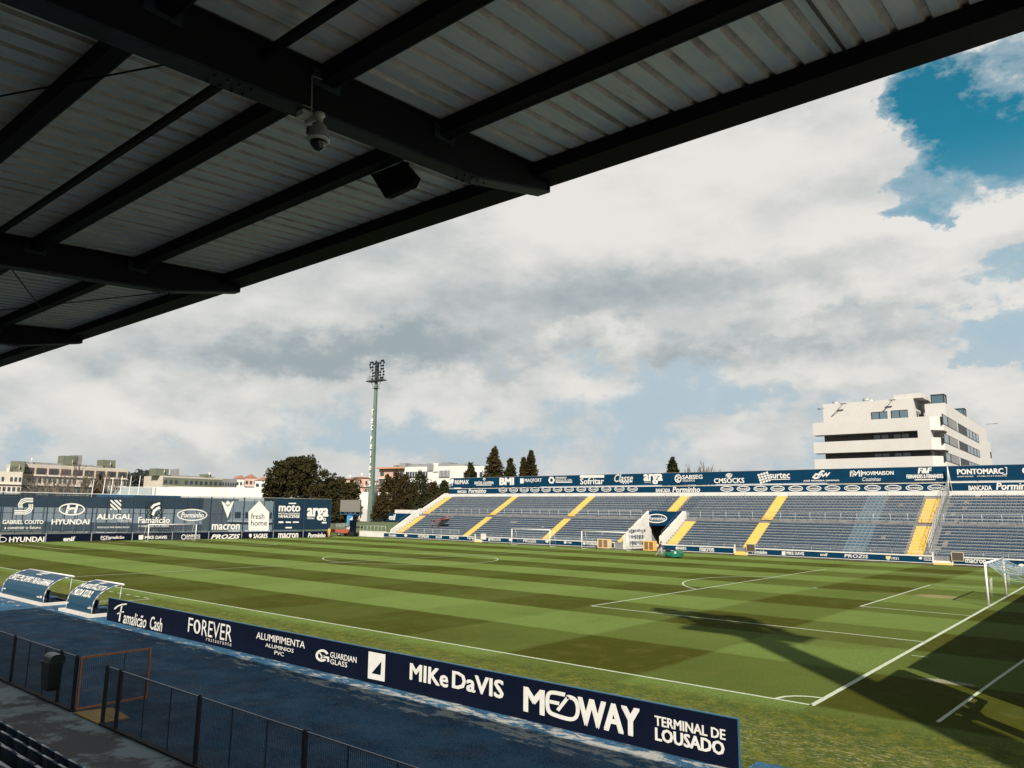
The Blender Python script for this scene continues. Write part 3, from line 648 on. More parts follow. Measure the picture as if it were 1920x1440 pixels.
# ================================================================ GOALS
M_netw=mat('net_white',(.60,.62,.62),.8); M_netb=mat('net_blue',(.10,.30,.42),.8)
def goal(name,label,P0,P1,back,netmode,lean=0.0,group='football goals'):
    """P0,P1 feet of the posts; back = unit vector away from the field"""
    P0=Vector((*P0,0)); P1=Vector((*P1,0)); bk=Vector((*back,0)); mid=(P0+P1)/2; r=.06
    t=thing(name,label,'goal',mid,group); u=(P1-P0).normalized(); H=2.44
    for p in (P0,P1):
        b=MB(); b.tube(p,p+Vector((0,0,H)),r,n=12); b.build('post',M_goal,t)
    b=MB(); b.tube(P0+Vector((0,0,H))-u*r,P1+Vector((0,0,H))+u*r,r,n=12); b.build('crossbar',M_goal,t)
    L=(P1-P0).length; b=MB(); b2=MB()
    if netmode=='lifted':
        dep=2.1
        def S(a,v): # a along the goal, v 0..1 from the bar backwards
            sag=.62*math.sin(math.pi*v)*(1-.35*math.cos(2*math.pi*a/L*2))+.12*math.sin(a*5.1+v*7)
            return P0+u*a+bk*(dep*v)+Vector((0,0,H-.04-.30*v-sag*.55))
        na,nv=46,14
        for i in range(na+1):
            for j in range(nv):
                (b if i%3 else b2).tube(S(L*i/na,j/nv),S(L*i/na,(j+1)/nv),.007,n=3,cap=False)
        for j in range(nv+1):
            for i in range(na):
                (b if j%2 else b2).tube(S(L*i/na,j/nv),S(L*(i+1)/na,j/nv),.008,n=3,cap=False)
        for k in range(26): # folds hanging over the bar and gathered edge
            a=L*k/25; z0=H-.05
            for q in range(6):
                v0,v1=q/6,(q+1)/6
                f=lambda v:P0+u*(a+.25*math.sin(v*3+k))+bk*(.1+v*1.7)+Vector((0,0,H-.05-1.05*math.sin(math.pi*.62*v)*(.75+.25*math.sin(k*1.3))))
                (b2 if k%2 else b).tube(f(v0),f(v1),.010,n=3,cap=False)
        for p in (P0,P1):
            bb=MB(); bb.tube(p+bk*2.2,p+bk*2.2+Vector((0,0,2.2)),.03); bb.build('net_stanchion',M_white,t)
            bb=MB(); 
            for k in range(5):
                bb.tube(p+bk*(.16+.03*k)+Vector((0,0,1.55+.03*k)),p+bk*(.16+.02*k)+Vector((0,0,.55)),.006,n=3)
            bb.build('net_tail',M_netw,t)
    else:
        dep=1.6
        def S(a,v): 
            if v<.3: return P0+u*a+bk*(v/.3*.8)+Vector((0,0,H-.05-.12*v))
            w=(v-.3)/.7; return P0+u*a+bk*(.8+w*(dep-.8))+Vector((0,0,(H-.1)*(1-w)))
        na,nv=24,10
        for i in range(na+1):
            for j in range(nv): b.tube(S(L*i/na,j/nv),S(L*i/na,(j+1)/nv),.005,n=3,cap=False)
        for j in range(1,nv+1):
            b.tube(S(0,j/nv),S(L,j/nv),.005,n=3,cap=False)
        for p in (P0,P1):
            bb=MB(); bb.tube(p+Vector((0,0,H)),p+bk*.8+Vector((0,0,H-.08)),.02); bb.tube(p+bk*.8+Vector((0,0,H-.08)),p+bk*dep+Vector((0,0,.03)),.02); bb.tube(p+Vector((0,0,.04)),p+bk*dep+Vector((0,0,.04)),.025); bb.build('side_frame',M_white,t)
    b.build('net',M_netw,t,kind='stuff')
    if b2.v: b2.build('net_blue_strands',M_netb,t,kind='stuff')
goal('goal','white goal at the right end of the pitch with its blue and white net lifted',(0,30.34),(0,37.66),(1,0),'lifted')
goal('goal','white goal standing at the far left end before the fence banners',(-105.4,30.4),(-105.4,37.7),(-1,0),'down')
goal('goal','white portable goal by the far stand, left of the pair',(-66.4,67.0),(-59.0,66.7),(0,1),'down')
goal('goal','white portable goal by the far stand, right of the pair, beside the yellow cabinet',(-53.3,66.5),(-45.8,66.1),(0,1),'down')
# ================================================================ FAR STAND
FX0,FX1=-97.7,16.0
fs=thing('open_grandstand','long open concrete grandstand of navy seats across the pitch with yellow stairs','grandstand',(-40,70.6,0))
rows=[(71.20+.618*i,1.15+.323*i-.30) for i in range(10)]      # (front y of seat, floor z)
rowsU=[(78.10+.692*i,4.79+.3625*i-.30) for i in range(9)]
M_tier=mat('stand_concrete',(.18,.18,.185),.9,.25,1.1,.3,18); TX0,TX1=-48.9,-43.2                                            # tunnel opening
prof=[(70.60,0),(70.60,.93),(70.78,.93),(70.78,.55)]
for (y,z) in rows: prof+=[(y-.12,prof[-1][1]),(y-.12,z+.0)]
prof+=[(77.25,prof[-1][1]),(77.25,4.22),(77.45,4.22),(77.45,3.95),(77.95,3.95)]
for (y,z) in rowsU: prof+=[(y-.12,prof[-1][1]),(y-.12,z)]
prof+=[(84.6,prof[-1][1]),(84.6,7.6)]
def lower(x0,x1,nm,full=True):
    b=MB()
    P=[p for p in prof]+[(84.9,7.6),(84.9,0)]
    b.extr([(x0,y,z) for y,z in P],(x1-x0,0,0)); return b.build(nm,M_tier,fs)
lower(FX0,TX0,'terrace'); lower(TX1,FX1,'terrace')
b=MB(); P=[(77.3,3.4)]+[p for p in prof if p[0]>77.3]+[(84.9,7.6),(84.9,3.4)]
b.extr([(TX0,y,z) for y,z in P],(TX1-TX0,0,0)); b.build('terrace',M_tier,fs)
for i,(y,z) in enumerate(rows+rowsU):
    for (xa,xb) in ((FX0,TX0),(TX1,FX1)):
        b=MB(); b.box(xa,y-.135,z-.045,xb,y-.06,z+.012); b.build('step_nosing',mat('nosing_concrete',(.36,.355,.345),.9,.22,1.3),fs)
# tunnel interior and flank walls
b=MB(); b.box(TX0+.02,84.0,-.02,TX1-.02,84.3,3.4); b.build('tunnel_back',M_dark,fs)
b=MB(); b.box(TX0+.3,77.3,3.2,TX1-.02,84.0,3.39); b.box(TX0+.02,72,.001,TX1-.02,84,.02); b.build('tunnel_lining',mat('tunnel_dark',(.03,.03,.03),.9),fs)
def slopez(y): return .98+.5*(y-70.6)
for X,nm in ((TX0,'flank_wall'),(TX1,'flank_wall')):
    b=MB(); b.extr([(X-.18,70.45,0),(X-.18,77.9,0),(X-.18,77.9,5.35),(X-.18,77.4,5.35),(X-.18,70.45,1.75 if X==TX0 else 1.9)],(.36,0,0)); b.build('flank_wall',M_wall,fs)
    b=MB(); b.path([(X+.1,70.5,2.5),(X+.1,77.5,6.25),(X+.1,77.9,6.25)],.03); 
    for k in range(4):
        y=70.7+2.2*k; b.tube((X+.1,y,slopez(y)+.8),(X+.1,y,2.5+.535*(y-70.5)),.025,n=5)
    b.build('handrail',mat('rail_dark',(.05,.05,.055),.5),fs)
# end wall at the left
b=MB(); b.extr([(FX0-.35,70.6,0),(FX0-.35,85.0,0),(FX0-.35,85.0,8.35),(FX0-.35,84.2,8.3),(FX0-.35,78.4,5.35),(FX0-.35,77.4,5.2),(FX0-.35,70.6,1.45)],(.35,0,0)); b.build('end_wall',M_wall,fs)
b=MB(); b.path([(FX0-.18,70.7,2.1),(FX0-.18,77.4,5.9),(FX0-.18,78.4,6.0),(FX0-.18,84.2,9.0)],.03,5); b.build('handrail',bpy.data.materials['rail_dark'],fs)
# stairs: each yellow step a piece of its own
stairs=[(-96.3,1.3),(-79.8,1.2),(-63.2,1.25),(-50.0,.8),(-41.9,1.4),(-31.3,1.35),(-12.4,1.6),(8,1.6)]
stm={}
def step_mesh(w,d,h):
    k=(w,d,h)
    if k not in stm:
        b=MB(); b.box(-w/2,-d/2,0,w/2,d/2,h); stm[k]=b.mesh('stair_step',M_yel)
    return stm[k]
def riser_shade_mesh(w): b=MB(); b.box(-w/2,-.02,0,w/2,.0,.15); return b.mesh('riser_shade_strip',mat('shaded_riser',(.10,.075,.05),.9,.3,3))  # dark strip: shade between the yellow steps put into the colour
rmesh=riser_shade_mesh(1.6)
for (X,w) in stairs:
    for i,(y,z) in enumerate(rows):
        if X==-12.4:
            link('stair_step',step_mesh(w,.36,.17),fs,(X+40,y-.12+.17-70.6,z+.012)); link('riser_shade_strip',rmesh,fs,(X+40,y-.125-70.6,z-.30)); link('stair_step',step_mesh(w,.05,.16),fs,(X+40,y-.15-70.6,z-.15)); continue
        for hh in (0,1):
            link('stair_step',step_mesh(w,.30,.175),fs,(X+40,y-.12+.155+hh*-.0-.31*hh-70.6,z+.012-(.0 if not hh else .1615)))
    if X in (-50.0,): continue
    XX=-46.2 if X==-41.9 else X
    for i,(y,z) in enumerate(rowsU):
        if X==-12.4:
            if i<8: link('stair_step',step_mesh(w,.36,.17),fs,(X+40,y-.12+.17-70.6,z+.012)); link('riser_shade_strip',rmesh,fs,(X+40,y-.125-70.6,z-.34)); link('stair_step',step_mesh(w,.05,.17),fs,(X+40,y-.15-70.6,z-.17))
            continue
        for hh in (0,1):
            link('stair_step',step_mesh(w,.33,.19),fs,(XX+40,y-.12+.17-.345*hh-70.6,z+.012-(.0 if not hh else .181)))
# railings: middle walkway and front wall
def railing(x0,x1,y,z0,z1,step,r=.022,mid=True):
    n=max(1,round((x1-x0)/step)); b=MB(); b.tube((x0,y,z1),(x1,y,z1),r,n=6)
    if mid: b.tube((x0,y,(z0+z1)/2),(x1,y,(z0+z1)/2),r*.7,n=5)
    for i in range(n+1):
        X=x0+(x1-x0)*i/n; b.tube((X,y,z0),(X,y,z1),r,n=6)
    return b
railing(FX0,-50,77.35,4.2,5.35,1.9).build('walkway_rail',M_rail,fs); railing(-42.5,FX1,77.35,4.2,5.35,1.9).build('walkway_rail',M_rail,fs)
railing(FX0,-81,70.75,.9,1.75,2.0).build('front_rail',M_rail,fs); railing(-76,-50,70.75,.9,1.3,2.2,.014).build('front_rail',M_rail,fs); railing(-43,FX1,70.75,.9,1.35,2.2,.014,False).build('front_rail',M_rail,fs)
# mesh divider down the terrace by the right-hand stairs
b=MB()
xd=-10.9
dv=[(70.9,1.0),(77.3,4.2),(84.4,7.8)]
for k in range(16):
    y=70.9+k*.9; z=1.0+.507*(y-70.9); b.tube((xd,y,z-.2),(xd,y,z+1.9),.022,n=5)
for dz in (.15,.7,1.3,1.9): b.tube((xd,70.9,1.0+dz),(xd,84.4,7.85+dz),.02,n=5)
for k in range(44):
    y=70.9+k*.31; z=1.0+.507*(y-70.9); b.tube((xd,y,z),(xd,y+.3,z+1.9),.008,n=3); b.tube((xd,y+.6,z+.3),(xd,y,z+1.8),.008,n=3)
b.build('divider_fence',M_galv,fs)
b=MB(); b.path([(xd,84.5,7.8),(xd,84.7,11.2),(xd+.3,84.8,8.2)],.05,6); b.build('divider_post',M_white,fs)
# back parapet
b=MB(); b.box(FX0,84.60,7.6,FX1,84.85,8.13); b.build('parapet',M_wall,fs)
for k in range(18): 
    b=MB(); X=FX0+3+k*6.4; b.box(X-.015,84.585,7.62,X+.015,84.6,8.1); b.build('parapet_joint',mat('joint_grey',(.25,.24,.22),.9),fs)
# seats
M_seatf=mat('navy_seat_far',(.006,.024,.056),.75,.35,7.0,color2=(.030,.088,.145),spec=.12); M_seatl=mat('pale_blue_seat',(.050,.125,.185),.5,.3,2)
def far_seat():
    b=MB(); w=.43; h=.235; n=4
    pts=[-w/2+w*i/n for i in range(n+1)]
    yb=lambda u,z: .05*(1-(u/(w/2))**2)+.10*z+.22
    def top(u): return h-.045*(abs(u)/(w/2))**2.5
    for i in range(n):
        u0,u1=pts[i],pts[i+1]
        segs=((0,.30),(.80,1)) if i in (1,2) else ((0,1),)
        for (a,c) in segs:
            b.quad((u0,yb(u0,top(u0)*a),top(u0)*a+.04),(u1,yb(u1,top(u1)*a),top(u1)*a+.04),(u1,yb(u1,top(u1)*c),top(u1)*c+.04),(u0,yb(u0,top(u0)*c),top(u0)*c+.04))
    b.quad((-w/2,-.16,.05),(w/2,-.16,.05),(w/2,.22,.04),(-w/2,.22,.04)); b.quad((-w/2,-.16,-.01),(w/2,-.16,-.01),(w/2,-.16,.05),(-w/2,-.16,.05))
    b.quad((-w/2,-.16,.05),(-w/2,.22,.04),(-w/2,.24,.16),(-w/2,-.10,.10)); b.quad((w/2,-.16,.05),(w/2,-.10,.10),(w/2,.24,.16),(w/2,.22,.04))
    return b
fsb=far_seat(); smn=fsb.mesh('seat',M_seatf); sml=fsb.mesh('seat',M_seatl)
plc=[]
rs=random.Random(11)
for ri,(y,z) in enumerate(rows+rowsU):
    up=ri>=10; X=FX0+1.9
    while X<FX1:
        X+=.5
        skip=False
        for (sx,w) in stairs:
            XX=-46.2 if (up and sx==-41.9) else sx
            if up and sx==-50.0: continue
            if abs(X-XX)<w/2+.24: skip=True
        if not up and TX0-1.1<X<TX1+1.9: skip=True
        if up and ri<12 and TX0<X<TX1: skip=True
        if abs(X-xd)<.45 or (xd<X<xd+2.2 and rs.random()<.12): skip=True
        if rs.random()<.004: skip=True
        if skip: continue
        light=-20.1+.0*ri<X<-17.5
        plc.append((X+rs.uniform(-.012,.012),y+.10,z+.02,light))
inv=[p for p in plc if p[0]<1.0]
inv.sort(key=lambda p:(Vector((p[0],p[1],p[2]))-CP).length)
near300=set(id(p) for p in inv[:300])
for p in inv[:300]: link('seat',sml if p[3] else smn,fs,(p[0]+40,p[1]-70.6,p[2]))
import numpy as np
def merged(name,sel,m,parent):
    base=np.array(fsb.v,dtype=np.float64); nf=np.array(fsb.f,dtype=np.int64); k=len(sel)
    if not k: return
    off=np.array([(p[0],p[1],p[2]) for p in sel])-np.array(WL[parent.name])
    V=(base[None]+off[:,None]).reshape(-1,3); F=(nf[None]+(np.arange(k)*len(base))[:,None,None]).reshape(-1,4)
    me=bpy.data.meshes.new(name); me.vertices.add(len(V)); me.vertices.foreach_set('co',V.ravel())
    me.loops.add(F.size); me.loops.foreach_set('vertex_index',F.ravel()); me.polygons.add(len(F)); me.polygons.foreach_set('loop_start',np.arange(len(F))*4)
    me.update(calc_edges=True); me.materials.append(m); link(name,me,parent,kind='stuff')
rest=[p for p in plc if id(p) not in near300]
merged('seat_rows',[p for p in rest if not p[3]],M_seatf,fs); merged('pale_seat_rows',[p for p in rest if p[3]],M_seatl,fs)
# collapsed red barrier lying over seats at the left of the stand
t=thing('fallen_barrier','rusty red barrier lying over dark cloth on the left block of seats','barrier',(-89.5,73,1.6))
b=MB()
ps=VP((-100,73.2),(-60,73.2),0)
def W3(x,y): a,z=ps.px(x,y); return ps.P(a,z)
for (p,q) in (((809,992),(811,975)),((821,991),(820,973)),((809,977),(842,972)),((820,984),(823,972)),((826,972),(842,968))): b.tube(W3(*p),W3(*q),.09,n=5)
b.build('barrier_frame',mat('barrier_red',(.22,.06,.05),.7),t)
b=MB(); P=[W3(*p) for p in ((821,984),(828,975),(842,974),(839,978),(830,984))]; b.extr(P,(0,.25,.1)); b.build('dark_cloth',M_dark,t)
# pitch-wall boards of the far stand
def wallboard(x0,x1,label,name='pitch_wall_board'):
    t=thing(name,label,'advertising board',((x0+x1)/2,70.55,0),'boards on the low wall of the far stand')
    n=max(1,round((x1-x0)/6)); 
    for i in range(n):
        a=x0+(x1-x0)*i/n; c=x0+(x1-x0)*(i+1)/n
        b=MB(); b.box(a+.02,70.46,.16,c-.02,70.52,.80); b.build('board_panel',M_blueb,t)
    b=MB(); b.box(x0-.05,70.40,.80,x1+.05,70.60,.94); b.box(x0-.05,70.44,.10,x1+.05,70.56,.16); b.box(x0-.05,70.44,.10,x0,70.56,.94); b.box(x1,70.44,.10,x1+.05,70.56,.94); b.build('white_frame',M_white,t)
    return t
PW=VP((-100,70.46),(5,70.46),.02)
w1=wallboard(-99.6,-77.6,'blue wall board at the left end of the far stand, before the first gate')
w2=wallboard(-75.4,-50.5,'blue wall board behind the two portable goals')
w3=wallboard(-43.0,-32.9,'short blue wall board behind the green mower')
w4=wallboard(-31.0,-10.6,'blue wall board between the third and fourth gates, with the 1931 crest')
w5=wallboard(-8.6,14,'blue wall board at the right edge beyond the goal')
for a in ((w1,'Porminho',729,743,1001,1006),(w1,'HYUNDAI',784,804,1002.5,1008.5),(w1,'enif',817,829,1004,1009.5),(w1,'macron',843,860,1005,1010.5),(w1,'Sagres',876,888,1006.5,1011.5),
          (w2,'MIKE DAVIS',920,939,1009,1014),(w2,'PROZIS',981,1005.5,1010.5,1017),(w2,'arga',1064,1072,1016,1019.5),(w2,'HYUNDAI',1099,1120,1016,1022.5),
          (w3,'SABSEG',1271,1287,1025,1030.5),(w3,'macron',1312,1339,1027,1034),(w4,'Porminho',1410,1438.5,1031.5,1038.5),(w4,'MIKE DAVIS',1475,1508,1034.5,1040.5),
          (w4,'enif',1538,1552,1037,1042.5),(w4,'PROZIS',1583.5,1628,1039.5,1046),(w4,'1931',1672,1685,1044.5,1049.5),(w4,'arriva',1732,1746,1044.5,1047.5),(w4,'cidades',1732,1748,1048.3,1051.2),(w5,'macron',1810.5,1849,1048.5,1056)):
    put(PW,a[1],a[2],a[3],a[4],a[5],a[0],.045,.12 if a[1] in('Porminho','PROZIS') else 0)
for t_,pts in ((w1,[ell(761,1004,3,2.5,8)]),(w2,[[(916,1009),(919,1009),(919,1014),(916,1014)],ell(1026,1014,4,4,5),ell(957.5,1012,3.5,3,8),ell(1060,1017,2.6,2.6,8),ell(1095.5,1019,2.5,2.8,8)]),
               (w3,[ell(1269,1027.5,2.2,3,8),ell(1232,1022.5,3.5,3,7)]),(w4,[[(1466,1033.5),(1473,1033.8),(1473,1041),(1466,1040.7)],[(1661,1041.5),(1665.5,1043),(1670,1041.5),(1670,1047),(1665.5,1051),(1661,1047)],ell(1726,1046.5,3.5,2.6,6)]),(w5,[ell(1915,1060,6,3,8)])):
    for P in pts:
        b=MB(); shape(b,PW,P); b.build('logo',M_letter if P[0][0]!=1661 else mat('crest_gold',(.62,.52,.30),.5),t_)
# gates in the low wall
for i,(x,w) in enumerate(((-76.4,1.3),(-31.95,1.5),(-9.6,1.7))):
    t=thing('wall_gate',['gap in the low wall with cream gate at the left block of the far stand','gap in the low wall with yellow steps and brown gate, middle of the far stand','gap in the low wall with yellow step, at the right by the goal'][i],'gate',(x,70.5,0),'gates in the low wall of the far stand')
    b=MB(); b.box(x-w/2,70.2,.0,x+w/2,70.5,.20); b.build('gate_step',M_yel,t)
    b=MB(); b.box(x-w/2,70.5,.0,x+w/2,70.7,.42); b.build('gate_step',M_yel if i==1 else M_wall,t)
    for s in (-1,1):
        b=MB(); b.box(x+s*(w/2+.05)-.06,70.42,.0,x+s*(w/2+.05)+.06,70.6,1.28); b.build('post',M_white,t)
    b=MB(); g0=x+w/2-.0; yy=70.36
    for (a,z0,c,z1) in ((0,.45,1.15,.5),(0,1.35,1.15,1.42),(0,.45,.06,1.4),(1.1,.45,1.16,1.4)): b.box(g0+a,yy,z0,g0+c,yy+.05,z1)
    b.build('gate_frame',mat('cream_frame',(.55,.50,.36),.6),t)
    b=MB(); b.box(g0+.06,yy+.02,.5,g0+1.1,yy+.03,1.35); b.build('gate_panel',mat('brown_mesh',(.07,.05,.04),.8,.3,9) if i else M_wall,t)
# yellow cabinets
for i,(xa,xb,ya,yb) in enumerate(((1120,1141,1013,1028.5),(1206,1226.5,1017.5,1034))):
    Y=69.3-.5*i; q=VP((-60,Y),(-30,Y),0); a0,z1=q.px(xa,ya); a1,z0=q.px(xb,yb); x0,x1=q.A.x+a0,q.A.x+a1; z0=.06; z1=z0+1.28
    t=thing('yellow_cabinet',['pale yellow wheeled cabinet left of the tunnel mouth, by the portable goal','orange yellow wheeled cabinet right of the tunnel mouth, by the mower man'][i],'cabinet',((x0+x1)/2,Y,0),'yellow cabinets by the tunnel mouth')
    m=mat('cabinet_yellow%d'%i,[(.66,.50,.26),(.68,.40,.10)][i],.6,.1,3)
    b=MB(); b.box(x0,Y+.03,z0,x1,Y+.8,z1); b.build('body',m,t)
    b=MB(); 
    for (u0,u1,v0,v1) in ((0,1,0,.10),(0,1,.90,1),(0,.10,.1,.9),(.46,.54,.1,.9),(.9,1,.1,.9)): b.box(x0+(x1-x0)*u0,Y-.02,z0+(z1-z0)*v0,x0+(x1-x0)*u1,Y+.03,z0+(z1-z0)*v1)
    b.build('door_frame',m,t)
    for (u0,u1) in ((.10,.46),(.54,.9)):
        b=MB(); b.box(x0+(x1-x0)*u0,Y+.0,z0+.13,x0+(x1-x0)*u1,Y+.025,z1-.13); b.build('door_panel',mat('cabinet_brown',(.20,.10,.045),.7,.2,6),t)
    for s in (0,1):
        b=MB(); b.lathe((x0+.15+s*(x1-x0-.3),Y+.1,.06),[(0,-.03),(.06,-.03),(.06,.03),(0,.03)],10,'Y'); b.build('wheel',M_black,t)
# tunnel sign and banner
q=VP((TX0,77.2),(TX1,77.2),.02)
t=thing('tunnel_sign','blue sign with an oval emblem over the dark tunnel mouth of the far stand','sign',(-46,77.2,3.4))
b=MB(); b.box(TX0+.2,77.22,3.25,TX1-.2,77.28,5.3); b.build('sign_panel',M_blueb,t)
oval(q,1231,972,20,8.6,t,2.0)
t=thing('wall_banner','black and white lettered banner on the left wall of the tunnel mouth','banner',(TX0+.3,73,1))
b=MB(); b.box(TX0+.2,71.4,.35,TX0+.24,75.9,2.9); b.build('cloth',M_letter,t)
b=MB(); rb=random.Random(5)
for r_ in range(3):
    y=71.55
    while y<75.7:
        wy=rb.uniform(.12,.4); zt=2.75-r_*.82; b.box(TX0+.245,y,zt-rb.uniform(.35,.66),TX0+.25,y+wy,zt-rb.uniform(0,.12)); y+=wy+rb.uniform(.06,.2)
b.build('lettering',mat('banner_ink',(.02,.06,.08),.7),t)
# lower band and upper board
t=thing('stand_name_band','long blue band of white oval emblems along the top of the far stand','advertising board',(-40,84.9,8.3))
n=19
for i in range(n):
    a=FX0+.2+(FX1-FX0-.2)*i/n; c=FX0+.2+(FX1-FX0-.2)*(i+1)/n
    b=MB(); b.box(a+.01,84.95,8.20,c-.01,85.02,9.16); b.build('board_panel',M_blueb,t)
b=MB(); b.box(FX0+.2,84.90,9.16,FX1,85.06,9.25); b.box(FX0+.2,84.93,8.13,FX1,85.05,8.2); b.build('edge_trim',M_white,t)
PB=VP((-100,84.94),(10,84.94),.02)
for cx in (943,963,983,1003,1024,1045.5,1067,1090,1113,1137,1161.5,1186): oval(PB,cx,918.5-(cx-943)*.0085+.3,8+(cx-943)*.008,4.6+(cx-943)*.0012,t,1.0+(cx-943)*.0008)
for cx in (1363,1394,1426,1458,1492,1526,1561,1598,1636,1674.6,1714.6,1755.7): oval(PB,cx,916.6-(cx-1363)*.0058,12.3+(cx-1363)*.012,5.3+(cx-1363)*.0015,t,1.5)
put(PB,'BANCADA',858,875,919,924.5,t,.04); put(PB,'Porminho',878.5,911.5,915.5,924.6,t,.04,.2); put(PB,'BANCADA',1230,1257,916,923,t,.04); put(PB,'Porminho',1261,1313,912.6,923,t,.045,.2)
put(PB,'BANCADA',1816.5,1860,910.5,919.5,t,.04,0,yr=(910,919)); put(PB,'Porminho',1868,1945,905.5,919,t,.045,.2,yr=(904,917.5))
t=thing('sponsor_fascia','tall blue sponsor board along the crest of the far stand','advertising board',(-40,85.3,9.4))
for i in range(n):
    a=FX0+.2+(FX1-FX0-.2)*i/n; c=FX0+.2+(FX1-FX0-.2)*(i+1)/n
    b=MB(); b.box(a,85.30,9.42,c-.012,85.36,11.27); b.build('board_panel',M_blueb,t)
    b=MB(); b.box(a-.05,85.36,7.5,a+.05,85.46,11.2); b.build('post',M_galv,t)
b=MB(); b.box(FX0+.2,85.28,11.27,FX1,85.38,11.31); b.build('edge_trim',M_galv,t)
PU=VP((-100,85.3),(10,85.3),.03)
def T(txt,x0,x1,y0,y1,bold=.03,sh=0.,yr=None): put(PU,txt,x0,x1,y0,y1,t,bold,sh,yr=yr)
def LG(*shapes):
    b=MB()
    for s in shapes:
        if s[0]=='r': ring(b,PU,*s[1:])
        elif s[0]=='s': stroke(b,PU,s[1],s[2])
        else: shape(b,PU,s[1])
    b.build('logo',M_letter,t)
T('RE/MAX',853,879,900,907.8,.05); LG(('p',[(844.3,901),(846,898),(850,898),(851.6,901),(848.6,908.5),(847.4,908.5)]),('p',[(847,908.6),(849,908.6),(848.6,911),(847.4,911)]))
T('SIMÕES OLIVEIRA',889.5,926,901.5,908,.04); LG(('r',908,898.3,2.3,2.6,1.2,10),('p',[(893,908.8),(922,908.8),(922,910.2),(893,910.2)]))
T('BMI',936.5,964,895.5,909.5,.09); T('MAQFORT',984,1016,897.2,905,.03); LG(('p',[(975.5,897),(982,897),(982,906.5),(975.5,906.5)]))
LG(('r',1034.3,900.3,6.3,7.2,3.4,6)); T('FERNANDO',1042,1062.5,894,897.6,.04); T('SILVA & CA. LDA.',1042,1073,898.3,902,.04); LG(('p',[(1042,903),(1073,903),(1073,905),(1042,905)]))
T('Sofritar',1088,1132.6,896.4,908,.04); LG(('p',[(1087.5,891),(1133,890.6),(1133,895.6),(1087.5,896)]))
T('Classe',1152,1187,889,903.5,.02,.35); LG(('s',[(1163,904.6),(1186,903.4)],1.2),('s',[(1168,906.5),(1170,906.5)],1.6),('s',[(1172.5,906.4),(1174.5,906.4)],1.6),('s',[(1177,906.3),(1179,906.2)],1.6))
T('arga',1207,1243,888.5,907.8,.06); T('TINTAS',1208,1221,903.4,905.6,.04)
LG(('r',1271.6,897.2,6.6,7.9,2.0,18),('s',[(1268.5,893),(1274,896),(1269,899.5),(1274.5,902.5)],1.8)); T('SABSEG',1279.4,1317.5,890.4,898,.05); T('SEGUROS',1280,1303,899,903,.02)
T('CMSOCKS',1339,1396,896.4,905.8,.05); LG(('r',1367,891.5,6,4.2,2.2,12),('s',[(1361,893.5),(1373,889)],2))
b=MB()
for i in range(4):
    for j in range(4):
        x=1420+i*5.2+j*1.6; y=889.6-i*1.5+j*4.6; shape(b,PU,[(x,y),(x+4,y-1.1),(x+5.2,y+2.5),(x+1.2,y+3.6)])
b.build('logo',M_letter,t)
T('surtec',1442.8,1481.5,887.6,897.4,.05,0,yr=(886.4,896.6)); LG(('p',[(1443,898.6),(1481.5,897.6),(1481.5,899),(1443,900)]))
LG(('s',[(1524,896),(1530,889),(1537,890),(1533,896),(1526,897)],3.2),('s',[(1536,888),(1541,883.5),(1546,884)],2.8),('s',[(1535,896),(1541,888),(1543,893),(1549,887.5),(1550,892.5),(1556,886)],2.4))
T('JOSÉ MOREIRA SAMPAIO',1506.5,1574,899.6,903.8,.05,0,yr=(898.6,903))
LG(('s',[(1595,893.5),(1595,883)],2.2),('s',[(1599.5,893.5),(1599.5,886)],1.6),('s',[(1595,882.6),(1604,891),(1611.5,881.8)],2.4),('s',[(1600,882),(1606,888)],1.8),('s',[(1611.5,893.5),(1611.5,882)],2),('s',[(1615,893.8),(1615,882)],1.8))
T('MOVIMAISON',1617,1676,884,891,.05,0,yr=(883,890.4)); T('Cozinhas',1617,1652,894.8,902,.01,.3)
T('F&F',1721,1748,877,887.6,.08,.2); T('FERNANDES & FERNANDES',1700,1769,889.8,897.2,.045,0,yr=(888.6,896.4)); LG(('p',[(1715,898.8),(1754,898.2),(1754,900),(1715,900.6)]))
T('PONTOMARC',1795,1882,880,889.8,.06,0,yr=(877.6,888.4)); LG(('s',[(1884,876.6),(1887.6,876.4),(1887.6,889),(1880,889.6)],1.3)); T('BRINDES   PUBLICITÁRIOS',1795.5,1888,892,894.6,.03,0,yr=(890.6,893.2))
put(PU,'C',1917,1930,876,889,t,.05)
# ================================================================ LEFT FENCE WITH BANNERS
A=(-112.35,11.5); B=(-106.35,63.9)
LF=VP(A,B,.05)
u=LF.u; nrm=LF.n
bs=thing('banner_fence','tall blue mesh banner fence with white sponsor names behind the left goal','fence',(-109.5,35,0))
net=bpy.data.materials.new('sheer_banner_mesh'); net.use_nodes=True; _n=NT(net.node_tree); _b=net.node_tree.nodes['Principled BSDF']; _b.inputs['Base Color'].default_value=(.002,.010,.022,1); _b.inputs['Roughness'].default_value=.8
tr=_n.new('ShaderNodeBsdfTransparent'); mx=_n.new('ShaderNodeMixShader'); mx.inputs[0].default_value=.33; tr.inputs[0].default_value=(.84,.92,.97,1)
out=net.node_tree.nodes['Material Output']; _n.l.new(tr.outputs[0],mx.inputs[1]); _n.l.new(_b.outputs[0],mx.inputs[2]); _n.l.new(mx.outputs[0],out.inputs[0])
M_solidb=mat('solid_blue_banner',(.0028,.022,.048),.6,.1,1,spec=.25)
def lfbox(b,a0,z0,a1,z1,o0,o1): 
    c=LF.A+u*((a0+a1)/2)+nrm*((o0+o1)/2)+Vector((0,0,(z0+z1)/2)); b.obox(c,u*((a1-a0)/2),nrm*((o1-o0)/2),Vector((0,0,(z1-z0)/2)))
